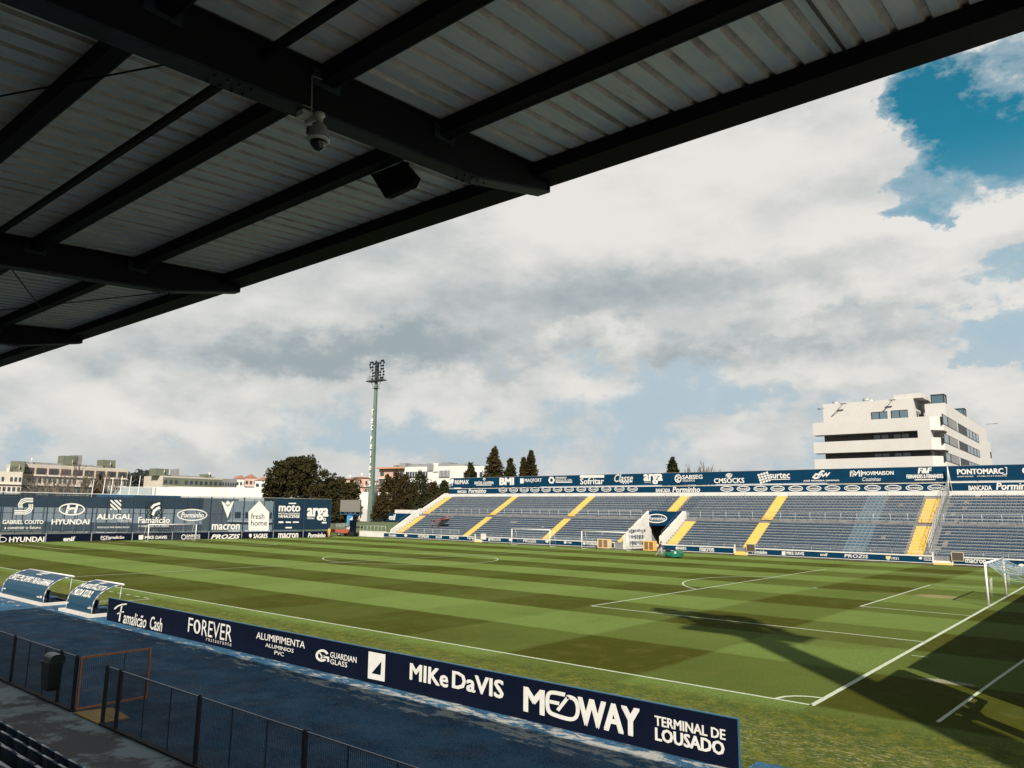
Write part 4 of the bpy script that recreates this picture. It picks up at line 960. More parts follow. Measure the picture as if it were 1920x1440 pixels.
def lpx(x,y): return LF.px(x,y)[0]
ZT=7.35
_,zt0=LF.px(2,922); _,zt1=LF.px(612,936); 
ed=[lpx(x,970) for x in (-60,1,88,173,250,327,395,457,513,570,620)]
for i,(a,c) in enumerate(zip(ed[:-1],ed[1:])):
    zt=zt0+(zt1-zt0)*((a+c)/2-ed[1])/(ed[-1]-ed[1])
    b=MB(); lfbox(b,a+.08,1.35,c-.08,zt-.12,-.012,.012); b.build('banner',[M_solidb] if i>=8 else [net],bs)
    b=MB()
    for k in range(1,3): aa=a+(c-a)*k/3; lfbox(b,aa-.03,1.2,aa+.03,zt-.1,-.12,-.06)
    lfbox(b,a,(1.2+zt)/2-.03,c,(1.2+zt)/2+.03,-.12,-.06); b.build('net_frame',mat('frame_dark_blue',(.010,.022,.04),.5),bs)
for i,a in enumerate(ed):
    zt=zt0+(zt1-zt0)*(a-ed[1])/(ed[-1]-ed[1])
    b=MB(); lfbox(b,a-.08,0,a+.08,zt,-.2,-.04); lfbox(b,a-.35,1.1,a+.35,1.3,-.3,.0); b.build('post',mat('post_blue',(.012,.035,.07),.5),bs)
b=MB(); c0=LF.P(ed[0],zt0,0); c1=LF.P(ed[-1],zt1,0); b.tube(c0,c1,.045,n=6); b.build('top_rail',M_rail,bs)
def F(txt,x0,x1,y0,y1,bold=.03,sh=0.,yr=None,m=None): put(LF,txt,x0,x1,y0,y1,bs,bold,sh,yr=yr,m=m)
def FL(*shapes,m=None):
    b=MB()
    for s in shapes:
        if s[0]=='r': ring(b,LF,*s[1:])
        elif s[0]=='s': stroke(b,LF,s[1],s[2])
        else: shape(b,LF,s[1])
    b.build('logo',m or M_letter,bs)
F('GABRIEL COUTO',4,81,975,982.6,.04); F('a construir o futuro',7.5,76,986,992,.02)
for dd in (0,3.1,6.2): FL(('s',[(62,934.5+dd),(48,934.5+dd),(40-0+dd*.5,937+dd),(34.5+dd,945),(34.5+dd,949),(36.5+dd,952)],1.9),('s',[(60.8-dd,945),(60.8-dd,953),(57-dd*.6,960-dd),(49,963.5-dd),(27,963.8-dd)],1.9))
FL(('r',134.5,955,24.5,11.5,2.4,32),('s',[(124,963.5),(129,947)],4.5),('s',[(140,963),(145,946.5)],4.5),('s',[(126,956.5),(134,953),(143,953.5)],3.6)); F('HYUNDAI',96,167,973.6,983.4,.05)
for P in ([(207,939.6),(207,937.5),(209.4,937.5),(227,953.8),(227,956),(224.6,956)],[(213.4,937.5),(218.6,937.5),(227,945.4),(227,950)],[(222.4,937.5),(227,937.5),(227,941.8)],[(207,943.6),(220.4,956),(215.4,956),(207,948.2)],[(207,951.8),(211.4,956),(207,956)]): FL(('p',P))
F('ALUGAL',180.5,247,963.4,974,.045); F('MÓDULOS PRÉ-FABRICADOS',182,242,986.4,990.2,.02); F('GRUPO ELEVO',219,247,975.6,978,.02)
FL(('s',[(283,953),(289,947),(300,943.5)],4.2),('s',[(286,966),(289,958),(295,953),(300,951.5)],4.6)); F('Famalicão',258.5,318,969,981,.03); F('O SABOR DA TUA TERRA',258.5,316,984.6,988,.02)
FL(('r',360,965.4,28.5,11.2,2.0,32)); F('Porminho',339,382,960.6,970.5,.03,.2)
FL(('p',[(415,939.4),(420.5,942.5),(427,950.4),(433.6,942.2),(438.6,939),(426.5,971.5)]),('p',[(427,938.6),(432,943),(427,947.6),(422.4,943.2)])); F('macron',396.5,449,982.6,993.4,.05)
P=[(465.6,993),(465.6,960),(486,938.8),(504.6,960.5),(503.4,993),(501,995),(468,995)]; FL(('p',P))
put(VP(A,B,.07),'fresh',470,495,962.6,973.2,bs,.0,m=M_navy); put(VP(A,B,.07),'home',470,500,975.4,985.6,bs,.0,m=M_navy)
F('moto',522,562.5,946.4,959.4,.06); FL(('p',[(541,942.8),(555,942.8),(555,945),(541,945)])); F('MOTOACESSÓRIOS',522,561.5,960.6,964.8,.04); F('FAMALICENSE',522,561.5,965.6,971,.05)
FL(('p',[(522,977.4),(531,977.4),(531,980.6),(522,980.6)]),('p',[(535.5,977.6),(545.5,978),(545.5,980.6),(535.5,980.4)]),('p',[(549,977.8),(560,977.8),(560,980.2),(549,980.2)]),('p',[(535,988),(547,988),(547,990.6),(535,990.6)]))
F('arga',574.5,615,952.4,975.8,.06); F('TINTAS',575,589,970,973.4,.05); FL(('r',608,974,3,3.4,1.6,8),('p',[(603,978.6),(612,978.6),(612,981.4),(603,981.4)]))
# low boards under the banners
lb=thing('end_line_boards','row of navy sponsor boards standing along the left goal line under the banners','advertising board',(-109,35,0))
LB=VP(A,B,.20)
eb=[LB.px(x,1010)[0] for x in (-60,0,85,170.5,247,322,390,452,511,567,617)]
for i,(a,c) in enumerate(zip(eb[:-1],eb[1:])):
    b=MB(); lfbox(b,a+.03,.03,c-.03,1.08,.08,.15); b.build('board_panel',M_navy,lb)
    b=MB(); lfbox(b,c-.05,0,c+.05,1.25,.0,.18); b.build('post',M_galv,lb)
b=MB(); lfbox(b,eb[0],1.10,eb[-1],1.17,.07,.16); b.build('edge_trim',mat('trim_steel',(.10,.14,.19),.5),lb)
def G(txt,x0,x1,y0,y1,bold=.04,sh=0.): put(LB,txt,x0,x1,y0,y1,lb,bold,sh)
G('HYUNDAI',16,82,1006.4,1016,.05); G('enif',117.5,139.5,1006,1014.6,.06); G('FCFamalicão',188,232,1004.6,1010.2,.04); G('seguros',188,206,1010.8,1013.2,.03); G('MIKE DAVIS',270.5,312,1004.4,1010.4,.05)
G('SABSEG',348.5,374,1002,1006.4,.05); G('SEGUROS',348.5,374,1007.4,1010.8,.03); G('PROZIS',394.5,449,1001.6,1010.2,.07,.3); G('SAGRES',474,500.5,1000.6,1009,.05); G('macron',520.5,558,999.6,1008.6,.05); G('Porminho',576,609,999,1008,.045,.2)
b=MB(); shape(b,LB,[(259.4,1003.4),(267.8,1003),(267.6,1011.4),(259.2,1011.8)]); ring(b,LB,343.5,1006.8,4.8,5,1.5,14); ring(b,LB,4,1011.5,8,5,1.2,18); shape(b,LB,[(466,1001),(471,1001),(471,1005.5),(468.5,1009),(466,1005.5)]); b.build('logo',M_letter,lb)
# ================================================================ BEHIND THE LEFT CORNER
def gz(x,y,z):  # ground point under pixel at height z
    d=ray(x,y); t=(z-CP.z)/d.z; return CP+d*t
def at_y(x,y,Y): d=ray(x,y); return CP+d*((Y-CP.y)/d.y)
b=MB(); 
b.extr([(-140,71.2,-.05),(-140,71.2,.85),(-140,78,1.5),(-140,90,2.2),(-140,120,2.3),(-140,120,-.05)],(42,0,0)); b.build('grass_bank',mat('bank_grass',(.075,.105,.035),.95,.35,1.5,.5,6),kind='structure')
t=thing('low_white_wall','low white wall at the foot of the grass bank left of the far stand','wall',(-103,70.9,0)); b=MB(); b.box(-107,70.8,0,-99.7,71.15,1.0); b.box(-107,70.77,1.0,-99.7,71.18,1.06); b.build('wall',M_wall,t)
b=MB(); 
for k in range(8): b.tube((-107+k*1.03,70.95,1.05),(-107+k*1.03,70.95,2.0),.03,n=5)
b.tube((-107,70.95,2.0),(-99.8,70.95,2.0),.025,n=5); b.build('railing',M_rail,t)
t=thing('long_white_wall','long white boundary wall behind the grass bank and the green mast','wall',(-120,93.5,2))
b=MB(); b.box(-142,93.6,2.0,-125,93.9,5.0); b.box(-123,93.6,2.0,-112,93.9,5.0); b.build('wall',M_wall,t)
t=thing('bank_board','blue board with white print on the wall between conifers and stand','advertising board',(-110,93.2,2.5))
P0=at_y(718,977,93.2); P1=at_y(772,963,93.2)
b=MB(); b.box(P0.x,93.15,P0.z,P1.x+1,93.3,P1.z); b.build('board_panel',M_blueb,t); q=VP((P0.x,93.15),(P1.x,93.15),.02); put(q,'enif',729,742,964,975,t,.06)
# floodlight masts
def mast(x,y,z0,H,name,label,letters=None,ws=1.0,ls=1.0):
    t=thing(name,label,'floodlight',(x,y,z0),'floodlight masts')
    dv=(CP-Vector((x,y,0))); dv.z=0; 
    b=MB(); w0,w1=.98,.52; n=len(b.v); ang=.25
    prof=[]
    for k in range(2):
        z=z0+(H-.0)*k; w=(w0 if k==0 else w1)*ws; d=w*.75
        for (i,j) in ((-1,-1),(1,-1),(1,1),(-1,1)):
            X,Y=i*w*.62,j*d*.62; b.v.append((x+X*math.cos(ang)-Y*math.sin(ang),y+X*math.sin(ang)+Y*math.cos(ang),z))
    for q in ((3,2,1,0),(4,5,6,7),(0,1,5,4),(1,2,6,5),(2,3,7,6),(3,0,4,7)): b.face(tuple(n+i for i in q))
    b.build('mast_shaft',M_greenm,t)
    zt=z0+H; M_lamp=mat('lamp_frame_dark',(.035,.045,.05),.6)
    b=MB(); b.box(x-2.7,y-.9,zt-.15,x+2.7,y+.9,zt+.1)
    for k in range(9): b.tube((x-2.3+k*.575,y-.9,zt),(x-2.3+k*.575,y-.9,zt+1.0),.03,n=4); 
    for zz in (.5,1.0): b.tube((x-2.3,y-.9,zt+zz),(x+2.3,y-.9,zt+zz),.03,n=4); b.tube((x-2.3,y+.9,zt+zz),(x+2.3,y+.9,zt+zz),.03,n=4)
    for s in (-1,1): b.tube((x+s*2.0,y,zt-.1),(x+s*.4,y,zt-1.9),.05,n=4)
    b.build('platform',M_lamp,t)
    b=MB(); b.box(x-.5,y-.1,zt,x+.5,y+.3,zt+4.5)
    cols=(-2.45,-1.45,-.5,.45,1.45,2.35)
    for k,cx in enumerate(cols): b.tube((x+cx,y,zt+.1),(x+cx,y,zt+4.5 if k!=1 else zt+4.7),.05,n=4)
    for zz in (1.2,2.3,3.4,4.4): b.tube((x-2.45,y,zt+zz),(x+2.35,y,zt+zz),.04,n=4)
    b.box(x-.8,y-.5,zt-1.9,x+.9,y+.5,zt-1.8)
    b.build('lamp_rack',M_lamp,t)
    lm=None
    d=Vector((40-x if x<0 else -60-x,30-y if y>0 else 40-y,0)).normalized()
    for k,cx in enumerate(cols):
        for zz in (.6,1.3,2.0,2.75,3.5,4.2,4.7):
            if k==0 and zz<3.5: continue
            if k==3 and zz>4.3: continue
            if lm is None:
                bb=MB(); bb.tube((0,0,0),(d.x*.28,d.y*.28,-.14),.13,.27*ls,n=9); bb.tube((-d.x*.12,-d.y*.12,.05),(0,0,0),.10,.13,n=8); lm=bb.mesh('lamp',[mat('lamp_body',(.02,.025,.03),.4)])
            link('lamp',lm,t,(cx+(.22 if (k+int(zz*2))%2 else -.05),-.15,H+zz))
    if letters:
        s='Tec Pellets'; ys=[(767,779),(784,794),(796.5,806.5),None,(818,828),(832.5,842),(845,854.5),(858.5,868.5),(873,882),(887,896.5),(902,912.5)]
        rr=Vector((math.cos(ang),math.sin(ang),0)); nn=Vector((math.sin(ang),-math.cos(ang),0))
        pv=VP((x-5*rr.x+nn.x*.60,y-5*rr.y+nn.y*.60),(x+5*rr.x+nn.x*.60,y+5*rr.y+nn.y*.60),.03)
        for ch,yy in zip(s,ys):
            if yy is None: continue
            xc=698.2-(yy[0]-767)*(5.4/135); w=2.1 if ch not in 'l' else .9
            put(pv,ch,xc-w,xc+w,yy[0],yy[1],t,.05)
    return t
mast(-130.2,92.6,2.2,33.0,'floodlight_mast','tall tapering green floodlight mast lettered downwards, behind the left corner',True)
mast(25.2,-23.2,0,34.6,'floodlight_mast','green floodlight mast off to the right whose long shadow crosses the penalty area',None,1.55,1.5)
# LED screens on posts
def screen(cx,cy,z0,w,h,dirx,diry,label,panelcol,group='screens on posts'):
    """panel centre foot at cx,cy ; (dirx,diry) = along the panel"""
    t=thing('score_screen',label,'screen',(cx,cy,0),group); d=Vector((dirx,diry,0)).normalized(); n=Vector((d.y,-d.x,0))
    if n.dot(Vector((-40,35,0))-Vector((cx,cy,0)))<0: n=-n
    c=Vector((cx,cy,z0+h/2))
    b=MB(); b.obox(c,d*w/2,n*.10,Vector((0,0,h/2))); b.build('cabinet',mat('screen_back',(.03,.03,.035),.6),t)
    b=MB(); b.obox(c+n*.106,d*(w/2-.06),n*.006,Vector((0,0,h/2-.06))); b.build('display_panel',mat(panelcol[0],panelcol[1],.7),t)
    b=MB(); b.box(cx-.17,cy-.17,0,cx+.17,cy+.17,z0-.5); b.build('post',mat('screen_post_blue',(.02,.085,.15),.5),t)
    b=MB(); 
    for s in (-1,0,1): b.tube(Vector((cx,cy,z0-.9)),c+d*s*w*.28-Vector((0,0,h/2)),.09,n=6)
    b.obox(c-Vector((0,0,h/2+.45)),d*w/2,n*.06,Vector((0,0,.08)))
    for s in (-1,-.55,-.15,.15,.55,1): b.obox(c+d*(s*w/2*.96)-Vector((0,0,h/2+.2)),d*.12,n*.05,Vector((0,0,.22)))
    b.build('support_bracket',mat('screen_post_blue',(.02,.085,.15),.5),t)
    return t
a0=at_y(638,960,73.5); a1=at_y(677,937,73.5)
screen((a0.x+a1.x)/2,73.5,a0.z,a1.x-a0.x,a1.z-a0.z,1,0,'grey blank score screen on a blue post behind the left corner',('screen_grey',(.20,.19,.165)))
screen(6.15,-.95,3.4,4.0,2.6,0,1,'score screen on a blue post by the right corner, off frame, casting a block shadow',('screen_grey2',(.20,.19,.165)))
# covered stand behind the right goal, seen only through its shadow
t=thing('goal_end_stand','roofed stand behind the right goal, out of frame, shading the grass','grandstand',(12,25,0))
b=MB(); b.extr([(6.8,1.1,0),(6.8,1.1,6.5),(17,1.1,7.2),(17,1.1,0)],(0,62,0)); b.build('stand_body',M_wall,t)
b=MB(); b.extr([(6.75,1.0,6.5),(6.75,1.0,6.62),(17.2,1.0,7.4),(17.2,1.0,7.25)],(0,62.2,0)); b.build('roof',mat('roof_grey',(.25,.25,.25),.6),t)
# little blue kiosk flag, trailer, barrier, groundsman
t=thing('corner_banner','bright blue and white hanging banner on the post of the far score screen','banner',((a0.x+a1.x)/2,73.2,2))
p0=at_y(650,982,73.2); p1=at_y(661.5,967,73.2); b=MB(); b.box(p0.x,73.18,p0.z,p1.x,73.22,p1.z); b.build('cloth',mat('banner_sky',(.06,.30,.55),.6),t)
b=MB(); b.extr([(p0.x+.9,73.17,p0.z+.2),(p1.x,73.17,p0.z+.8),(p1.x,73.17,p0.z+1.4),(p0.x+.9,73.17,p0.z+.8)],(0,-.01,0)); b.build('stripe',M_letter,t)
t=thing('utility_trailer','low trailer with red side boards and a grey cage parked behind the left corner','trailer',(-104.8,67.5,0))
TY=67.4; q=VP((-115,TY),(-95,TY),0)
def tx(x): return q.A.x+q.px(x,1000)[0]
b=MB(); b.box(tx(620),TY,.62,tx(648),TY+2.0,1.25); b.build('side_boards',mat('trailer_red',(.42,.10,.06),.6,.2,4),t)
b=MB(); 
for k in range(10): X=tx(623)+(tx(646)-tx(623))*k/9; b.tube((X,TY,1.2),(X,TY,2.3),.03,n=4); b.tube((X,TY+1.9,1.2),(X,TY+1.9,2.3),.03,n=4)
b.tube((tx(623),TY,2.3),(tx(646),TY,2.3),.035,n=4); b.tube((tx(623),TY,1.75),(tx(646),TY,1.75),.025,n=4); b.build('cage',M_galv,t)
for X in (tx(637),):
    for yy in (TY-.1,TY+1.95):
        b=MB(); b.lathe((X,yy,.36),[(0,-.09),(.2,-.1),(.36,-.09),(.36,.09),(.2,.1),(0,.09)],16,'Y'); wh=b.build('wheel',M_black,t)
        b=MB(); b.lathe((X,yy-.12 if yy<TY+1 else yy+.12,.36),[(0,-.02),(.2,-.02),(.2,.02),(0,.02)],12,'Y'); b.build('rim',M_galv,wh)
b=MB(); b.tube((tx(620),TY+1,.5),(tx(648),TY+1,.5),.06,n=5); b.tube((tx(648),TY+1,.5),(tx(652),TY+1,.5),.05,n=5); b.build('chassis',M_black,t)
t=thing('sponsor_cube','dark blue padded sponsor box standing at the post foot beside the red trailer','box',(tx(652.5),68,0))
b=MB(); b.box(tx(647.8),68.2,0,tx(656),68.8,3.0); b.build('padding',M_navy,t); put(VP((-115,68.2),(-95,68.2),.02),'enif',650,656,987,992.5,t,.06)
b=MB(); b.box(tx(641),67.9,.1,tx(657),68.15,.9); b.build('engine_block',M_black,t)
# people
def skin_person(name,label,loc,head,pose,cols,group=None):
    """head: direction the figure faces; pose gives joints in (forward, left, up) metres"""
    f=Vector((math.cos(head),math.sin(head),0)); l=Vector((-f.y,f.x,0)); L=Vector(loc)
    def W(p): return f*p[0]+l*p[1]+Vector((0,0,p[2]))
    V=[];E=[];Rr=[]
    def jt(k,par,r): V.append(W(pose[k])); Rr.append(r); idx[k]=len(V)-1; 
    idx={}; chain=[('pelvis',None,.135),('waist','pelvis',.12),('chest','waist',.15),('neck','chest',.065),('head0','neck',.085),('head','head0',.105),
      ('shL','chest',.075),('elL','shL',.052),('wrL','elL',.038),('haL','wrL',.042),('shR','chest',.075),('elR','shR',.052),('wrR','elR',.038),('haR','wrR',.042),
      ('hiL','pelvis',.10),('knL','hiL',.075),('anL','knL',.05),('toL','anL',.05),('hiR','pelvis',.10),('knR','hiR',.075),('anR','knR',.05),('toR','anR',.05)]
    for k,par,r in chain:
        jt(k,par,r)
        if par: E.append((idx[par],idx[k]))
    me=bpy.data.meshes.new('body'); me.from_pydata(V,E,[]); o=bpy.data.objects.new('body',me); col.objects.link(o)
    md=o.modifiers.new('s','SKIN'); md.use_smooth_shade=True
    for i,r in enumerate(Rr): me.skin_vertices[0].data[i].radius=(r,r)
    me.skin_vertices[0].data[0].use_root=True
    sb=o.modifiers.new('u','SUBSURF'); sb.levels=1; sb.render_levels=1
    dg=bpy.context.evaluated_depsgraph_get(); m2=bpy.data.meshes.new_from_object(o.evaluated_get(dg)); bpy.data.objects.remove(o)
    t=thing(name,label,'person',loc,group)
    m2.materials.clear(); ms=[mat('skin',(.42,.24,.16),.6),cols[0],cols[1],mat('boots',(.02,.02,.02),.6)]
    for m in ms: m2.materials.append(m)
    hz=pose['neck'][2]+.03; pz=pose['pelvis'][2]-.02; hands=[W(pose['haL']),W(pose['haR'])]
    for p in m2.polygons:
        c=p.center
        if c.z>hz: k=0
        elif min((c-h).length for h in hands)<.09: k=0
        elif c.z<.10: k=3
        elif c.z<pz and min((c-W(pose[j])).length for j in('elL','elR','wrL','wrR'))>.12: k=2
        else: k=1
        p.material_index=k; p.use_smooth=True
    bo=link('body',m2,t)
    b=MB(); h=W(pose['head'])+L; b.lathe(h+Vector((0,0,.0)),[(.118,-.02),(.122,.03),(.10,.09),(.05,.125),(0,.13)],14); b.build('hair',mat('hair_dark',(.02,.014,.01),.8),t)
    fc=W(pose['head'])+L+f*.10
    b=MB(); b.tube(fc-Vector((0,0,.02)),fc+f*.025-Vector((0,0,.03)),.012); b.build('nose',ms[0],t)
    for s in (-1,1):
        b=MB(); b.obox(fc+l*s*.035+Vector((0,0,.01))-f*.008,f*.006,l*.012,Vector((0,0,.007))); b.build('eye',M_black,t)
        hd=W(pose['haL' if s>0 else 'haR'])+L
        b=MB()
        for k in range(5):
            o_=l*(k-2)*.018; b.tube(hd+o_,hd+o_+f*.05-Vector((0,0,.035+.006*(k%3))),.009,.007,n=5)
        b.build('fingers',ms[0],t)
    return t
walk=dict(pelvis=(0,0,.93),waist=(.04,0,1.08),chest=(.12,0,1.32),neck=(.18,0,1.50),head0=(.21,0,1.58),head=(.23,0,1.66),shL=(.12,.19,1.42),elL=(.22,.24,1.18),wrL=(.46,.22,1.10),haL=(.52,.22,1.09),
    shR=(.12,-.19,1.42),elR=(.22,-.24,1.18),wrR=(.46,-.22,1.10),haR=(.52,-.22,1.09),hiL=(0,.10,.88),knL=(.26,.11,.50),anL=(.26,.11,.09),toL=(.40,.12,.05),hiR=(0,-.10,.88),knR=(-.10,-.11,.50),anR=(-.42,-.11,.14),toR=(-.32,-.12,.05))
gp_=gz(1236.5,1043.8,0)
skin_person('person','person in a dark jacket and grey trousers walking behind the green mower','%s'and(gp_.x,gp_.y,0),.12,walk,[mat('jacket_dark',(.02,.02,.025),.8),mat('trousers_grey',(.30,.30,.30),.8,.3,9)])
stand=dict(pelvis=(0,0,.93),waist=(0,0,1.08),chest=(.0,0,1.32),neck=(.02,0,1.50),head0=(.04,0,1.58),head=(.05,0,1.66),shL=(0,.19,1.42),elL=(.0,.26,1.14),wrL=(.12,.24,.92),haL=(.15,.23,.85),
    shR=(0,-.19,1.42),elR=(-.02,-.26,1.14),wrR=(.10,-.24,.92),haR=(.13,-.23,.85),hiL=(0,.10,.88),knL=(.05,.11,.50),anL=(0,.12,.09),toL=(.14,.13,.05),hiR=(0,-.10,.88),knR=(.03,-.12,.50),anR=(-.05,-.12,.09),toR=(.08,-.13,.05))
gp2=gz(616.5,1007.6,0); M_or=mat('hi_vis_orange',(.72,.36,.05),.7)
skin_person('person','person in orange work clothes standing beside the red trailer',(gp2.x,gp2.y,0),-1.2,stand,[M_or,M_or])
# mower
mx0=gz(1246,1045,0); t=thing('pitch_mower','green cylinder mower with a big grass box, pushed across the pitch','mower',(mx0.x,mx0.y,0))
u_=Vector((math.cos(.12),math.sin(.12),0)); w_=Vector((-u_.y,u_.x,0)); O=Vector((mx0.x,mx0.y,0))
M_mg=mat('mower_green',(.008,.145,.085),.35,.12,3)
def side(pts,w,mt,nm,off=0):
    b=MB(); b.extr([O+u_*a+Vector((0,0,z))-w_*(w/2)+w_*off for a,z in pts],w_*w); return b.build(nm,mt,t)
side([(1.15,.12),(1.0,.5),(1.15,.78),(1.55,.86),(1.95,.80),(2.1,.55),(2.08,.16)],1.25,M_mg,'grass_box')
side([(.05,.18),(.0,.42),(.35,.62),(.9,.60),(1.2,.5),(1.15,.16)],.95,M_mg,'chassis')
b=MB(); b.obox(O+u_*.45+Vector((0,0,.74)),u_*.22,w_*.22,Vector((0,0,.16))); b.tube(O+u_*.45+Vector((0,0,.85)),O+u_*.45+Vector((0,0,.98)),.12); b.build('engine',M_black,t)
b=MB(); b.tube(O+u_*.45-w_*.5+Vector((0,0,.19)),O+u_*.45+w_*.5+Vector((0,0,.19)),.19,n=14); b.build('rear_roller',M_black,t)
b=MB(); b.tube(O+u_*1.5-w_*.6+Vector((0,0,.12)),O+u_*1.5+w_*.6+Vector((0,0,.12)),.12,n=12); b.build('front_roller',M_black,t)
b=MB(); b.obox(O+u_*1.56-w_*.64+Vector((0,0,.62)),u_*.12,w_*.006,Vector((0,0,.12))); b.build('white_badge',M_letter,t)
for s in (-1,1):
    b=MB(); b.path([O+w_*s*.22+u_*.1+Vector((0,0,.45)),O+w_*s*.22-u_*.25+Vector((0,0,.85)),O+w_*s*.22-u_*.5+Vector((0,0,1.08))],.02); b.build('handlebar',M_galv,t)
# ================================================================ TREES
def leafmesh(rnd,clumps,per,size,elong=1.0):
    V=[];F=[]
    for (c,r,k) in clumps:
        for i in range(int(per*k)):
            while True:
                d=Vector((rnd.uniform(-1,1),rnd.uniform(-1,1),rnd.uniform(-1,1)))
                if .25<d.length<1: break
            p=c+Vector((d.x*r[0],d.y*r[1],d.z*r[2])); s=size*rnd.uniform(.6,1.3)
            a=Vector((rnd.gauss(0,1),rnd.gauss(0,1),rnd.gauss(0,.7))).normalized(); b_=a.orthogonal().normalized(); c_=a.cross(b_)
            t_=rnd.uniform(0,6.28); e1=(b_*math.cos(t_)+c_*math.sin(t_))*s; e2=a.cross(e1).normalized()*s*.7
            n=len(V); V+=[tuple(p-e1),tuple(p+e2*.8),tuple(p+e1*elong),tuple(p-e2*.8)]; F.append((n,n+1,n+2,n+3))
    return V,F
def crown(name,V,F,m,t):
    b=MB(); b.v=V; b.f=F; b.m=[0]*len(F); b.sm=[False]*len(F); return b.build(name,m,t)
M_dkleaf=mat('leaf_evergreen',(.013,.018,.007),.8,.5,.9,color2=(.048,.036,.011),spec=.08); M_con=mat('leaf_conifer',(.020,.016,.006),.85,.5,.5,color2=(.050,.033,.010),spec=.08); M_cong=mat('leaf_conifer_green',(.014,.020,.007),.85,color2=(.036,.034,.011),vscale=.5,spec=.08)
M_bark=mat('bark',(.06,.045,.035),.9,.3,5); M_barkp=mat('bark_pale',(.16,.125,.10),.9,.3,3)
def broadleaf(name,label,base,h,lobes,leaf,m,seed):
    rnd=random.Random(seed); t=thing(name,label,'tree',base); B=Vector(base)
    b=MB(); b.tube(B,B+Vector((0,0,h*.45)),h*.035,h*.02,n=8)
    cl=[]
    for (dx,dy,z,rx,ry,rz_) in lobes:
        b.tube(B+Vector((0,0,h*.3)),B+Vector((dx,dy,z)),h*.014,h*.005,n=5)
        for i in range(30):
            while True:
                d=Vector((rnd.uniform(-1,1),rnd.uniform(-1,1),rnd.uniform(-1,1)))
                if .55<d.length<1.03: break
            c=B+Vector((dx+d.x*rx,dy+d.y*ry,z+d.z*rz_)); rr=rnd.uniform(.5,1.05)*h*.055; cl.append((c,(rr*1.25,rr*1.25,rr),1.0))
        cl.append((B+Vector((dx,dy,z)),(rx*.92,ry*.92,rz_*.92),16))
    b.build('trunk',M_bark,t); V,F=leafmesh(rnd,cl,42,leaf); crown('crown',V,F,m,t)
def Pd(x,y,dep): return at_depth(x,y,dep)
def hpix(x,y,base):  # height at base's location seen at pixel y
    dist=(Vector((base[0],base[1],0))-Vector((CP.x,CP.y,0))).dot(Vector((FW.x,FW.y,0)).normalized()); 
    lo,hi=-5,120
    for _ in range(40):
        mz=(lo+hi)/2; d=Vector((base[0],base[1],mz))-CP; yy=720-CF*d.dot(UP)/d.dot(FW)
        if yy>y: lo=mz
        else: hi=mz
    return lo
def grd(x,dep,z=0): 
    p=at_depth(x,960,dep); return (p.x,p.y,z)
g1=grd(572,172); H1=hpix(572,853,g1)
R_=Vector((RT.x,RT.y,0)).normalized(); 
lob=[]
for (px,py,rx,rz_) in ((560,892,40,32),(528,903,30,30),(592,905,36,32),(570,872,26,18),(516,920,20,22),(608,928,36,24),(640,930,24,30),(652,945,17,30),(560,930,56,26),(600,955,50,22),(640,960,40,20),(545,900,34,34),(540,878,22,18),(655,920,14,16),(625,915,20,20)):
    off=(px-572)*172/CF; z=hpix(px,py,grd(px,172)); s=172/CF; lob.append((R_.x*off+random.uniform(-1,1),R_.y*off+random.uniform(-1,1),z,rx*s,rx*s,rz_*s))
broadleaf('broadleaf_tree','big dark round evergreen tree rising behind the right end of the banner fence',g1,H1,lob,.33,M_dkleaf,3)
def conifer(label,px,ytop,dep,wpx,ybase,m,seed,sharp=1.1):
    base=grd(px,dep); h=hpix(px,ytop,base); wb=wpx*dep/CF/2; rnd=random.Random(seed); B=Vector(base); t=thing('conifer_tree',label,'tree',base,'conifers behind the far stand')
    zb=max(.5,hpix(px,ybase,base)); sharp=1.35
    b=MB(); b.tube(B,B+Vector((0,0,h*.97)),.22,.04,n=6); 
    cl=[]; n=int(16+h*2.2)
    for i in range(n):
        f=(i+.5)/n; z=zb+(h-zb)*f; r=wb*(1-f)**(1/sharp)*1.0+.12
        k=max(3,int(7*(1-f)+3))
        for j in range(k):
            a=rnd.uniform(0,6.28); rr=r*rnd.uniform(.45,1.0)*(1.18 if rnd.random()<.15 else 1); c=B+Vector((math.cos(a)*rr,math.sin(a)*rr,z+rnd.uniform(-.4,.4))); q=.35+.25*r
            cl.append((c,(q,q,q*1.3),1))
            if j==0: b.tube(B+Vector((0,0,z)),c,.05,.02,n=4)
    b.build('trunk',M_bark,t)
    cl.append((B+Vector((0,0,zb+(h-zb)*.25)),(wb*.6,wb*.6,(h-zb)*.3),22)); V,F=leafmesh(rnd,cl,13,.27,1.3); crown('crown',V,F,m,t)
for i,(a) in enumerate([('brown green conifer farthest left of the clump beside the green mast',726,893,185,54,968,M_con),('tall brown conifer second from the left in the clump by the mast',742,888,182,80,968,M_con),
    ('broad rust brown conifer in the middle of the clump by the mast',758,892,178,84,970,M_con),('dark green pointed conifer right of the middle of the clump',786,886,180,80,970,M_cong),('low reddish conifer at the front of the clump by the mast',772,915,175,80,972,M_con),
    ('small green conifer nearest the end wall of the far stand',812,905,175,52,965,M_con),('low dark conifer peeping over the end wall of the far stand',832,903,170,44,962,M_cong)]): conifer(a[0],a[1],a[2],a[3],a[4],a[5],a[6],20+i)
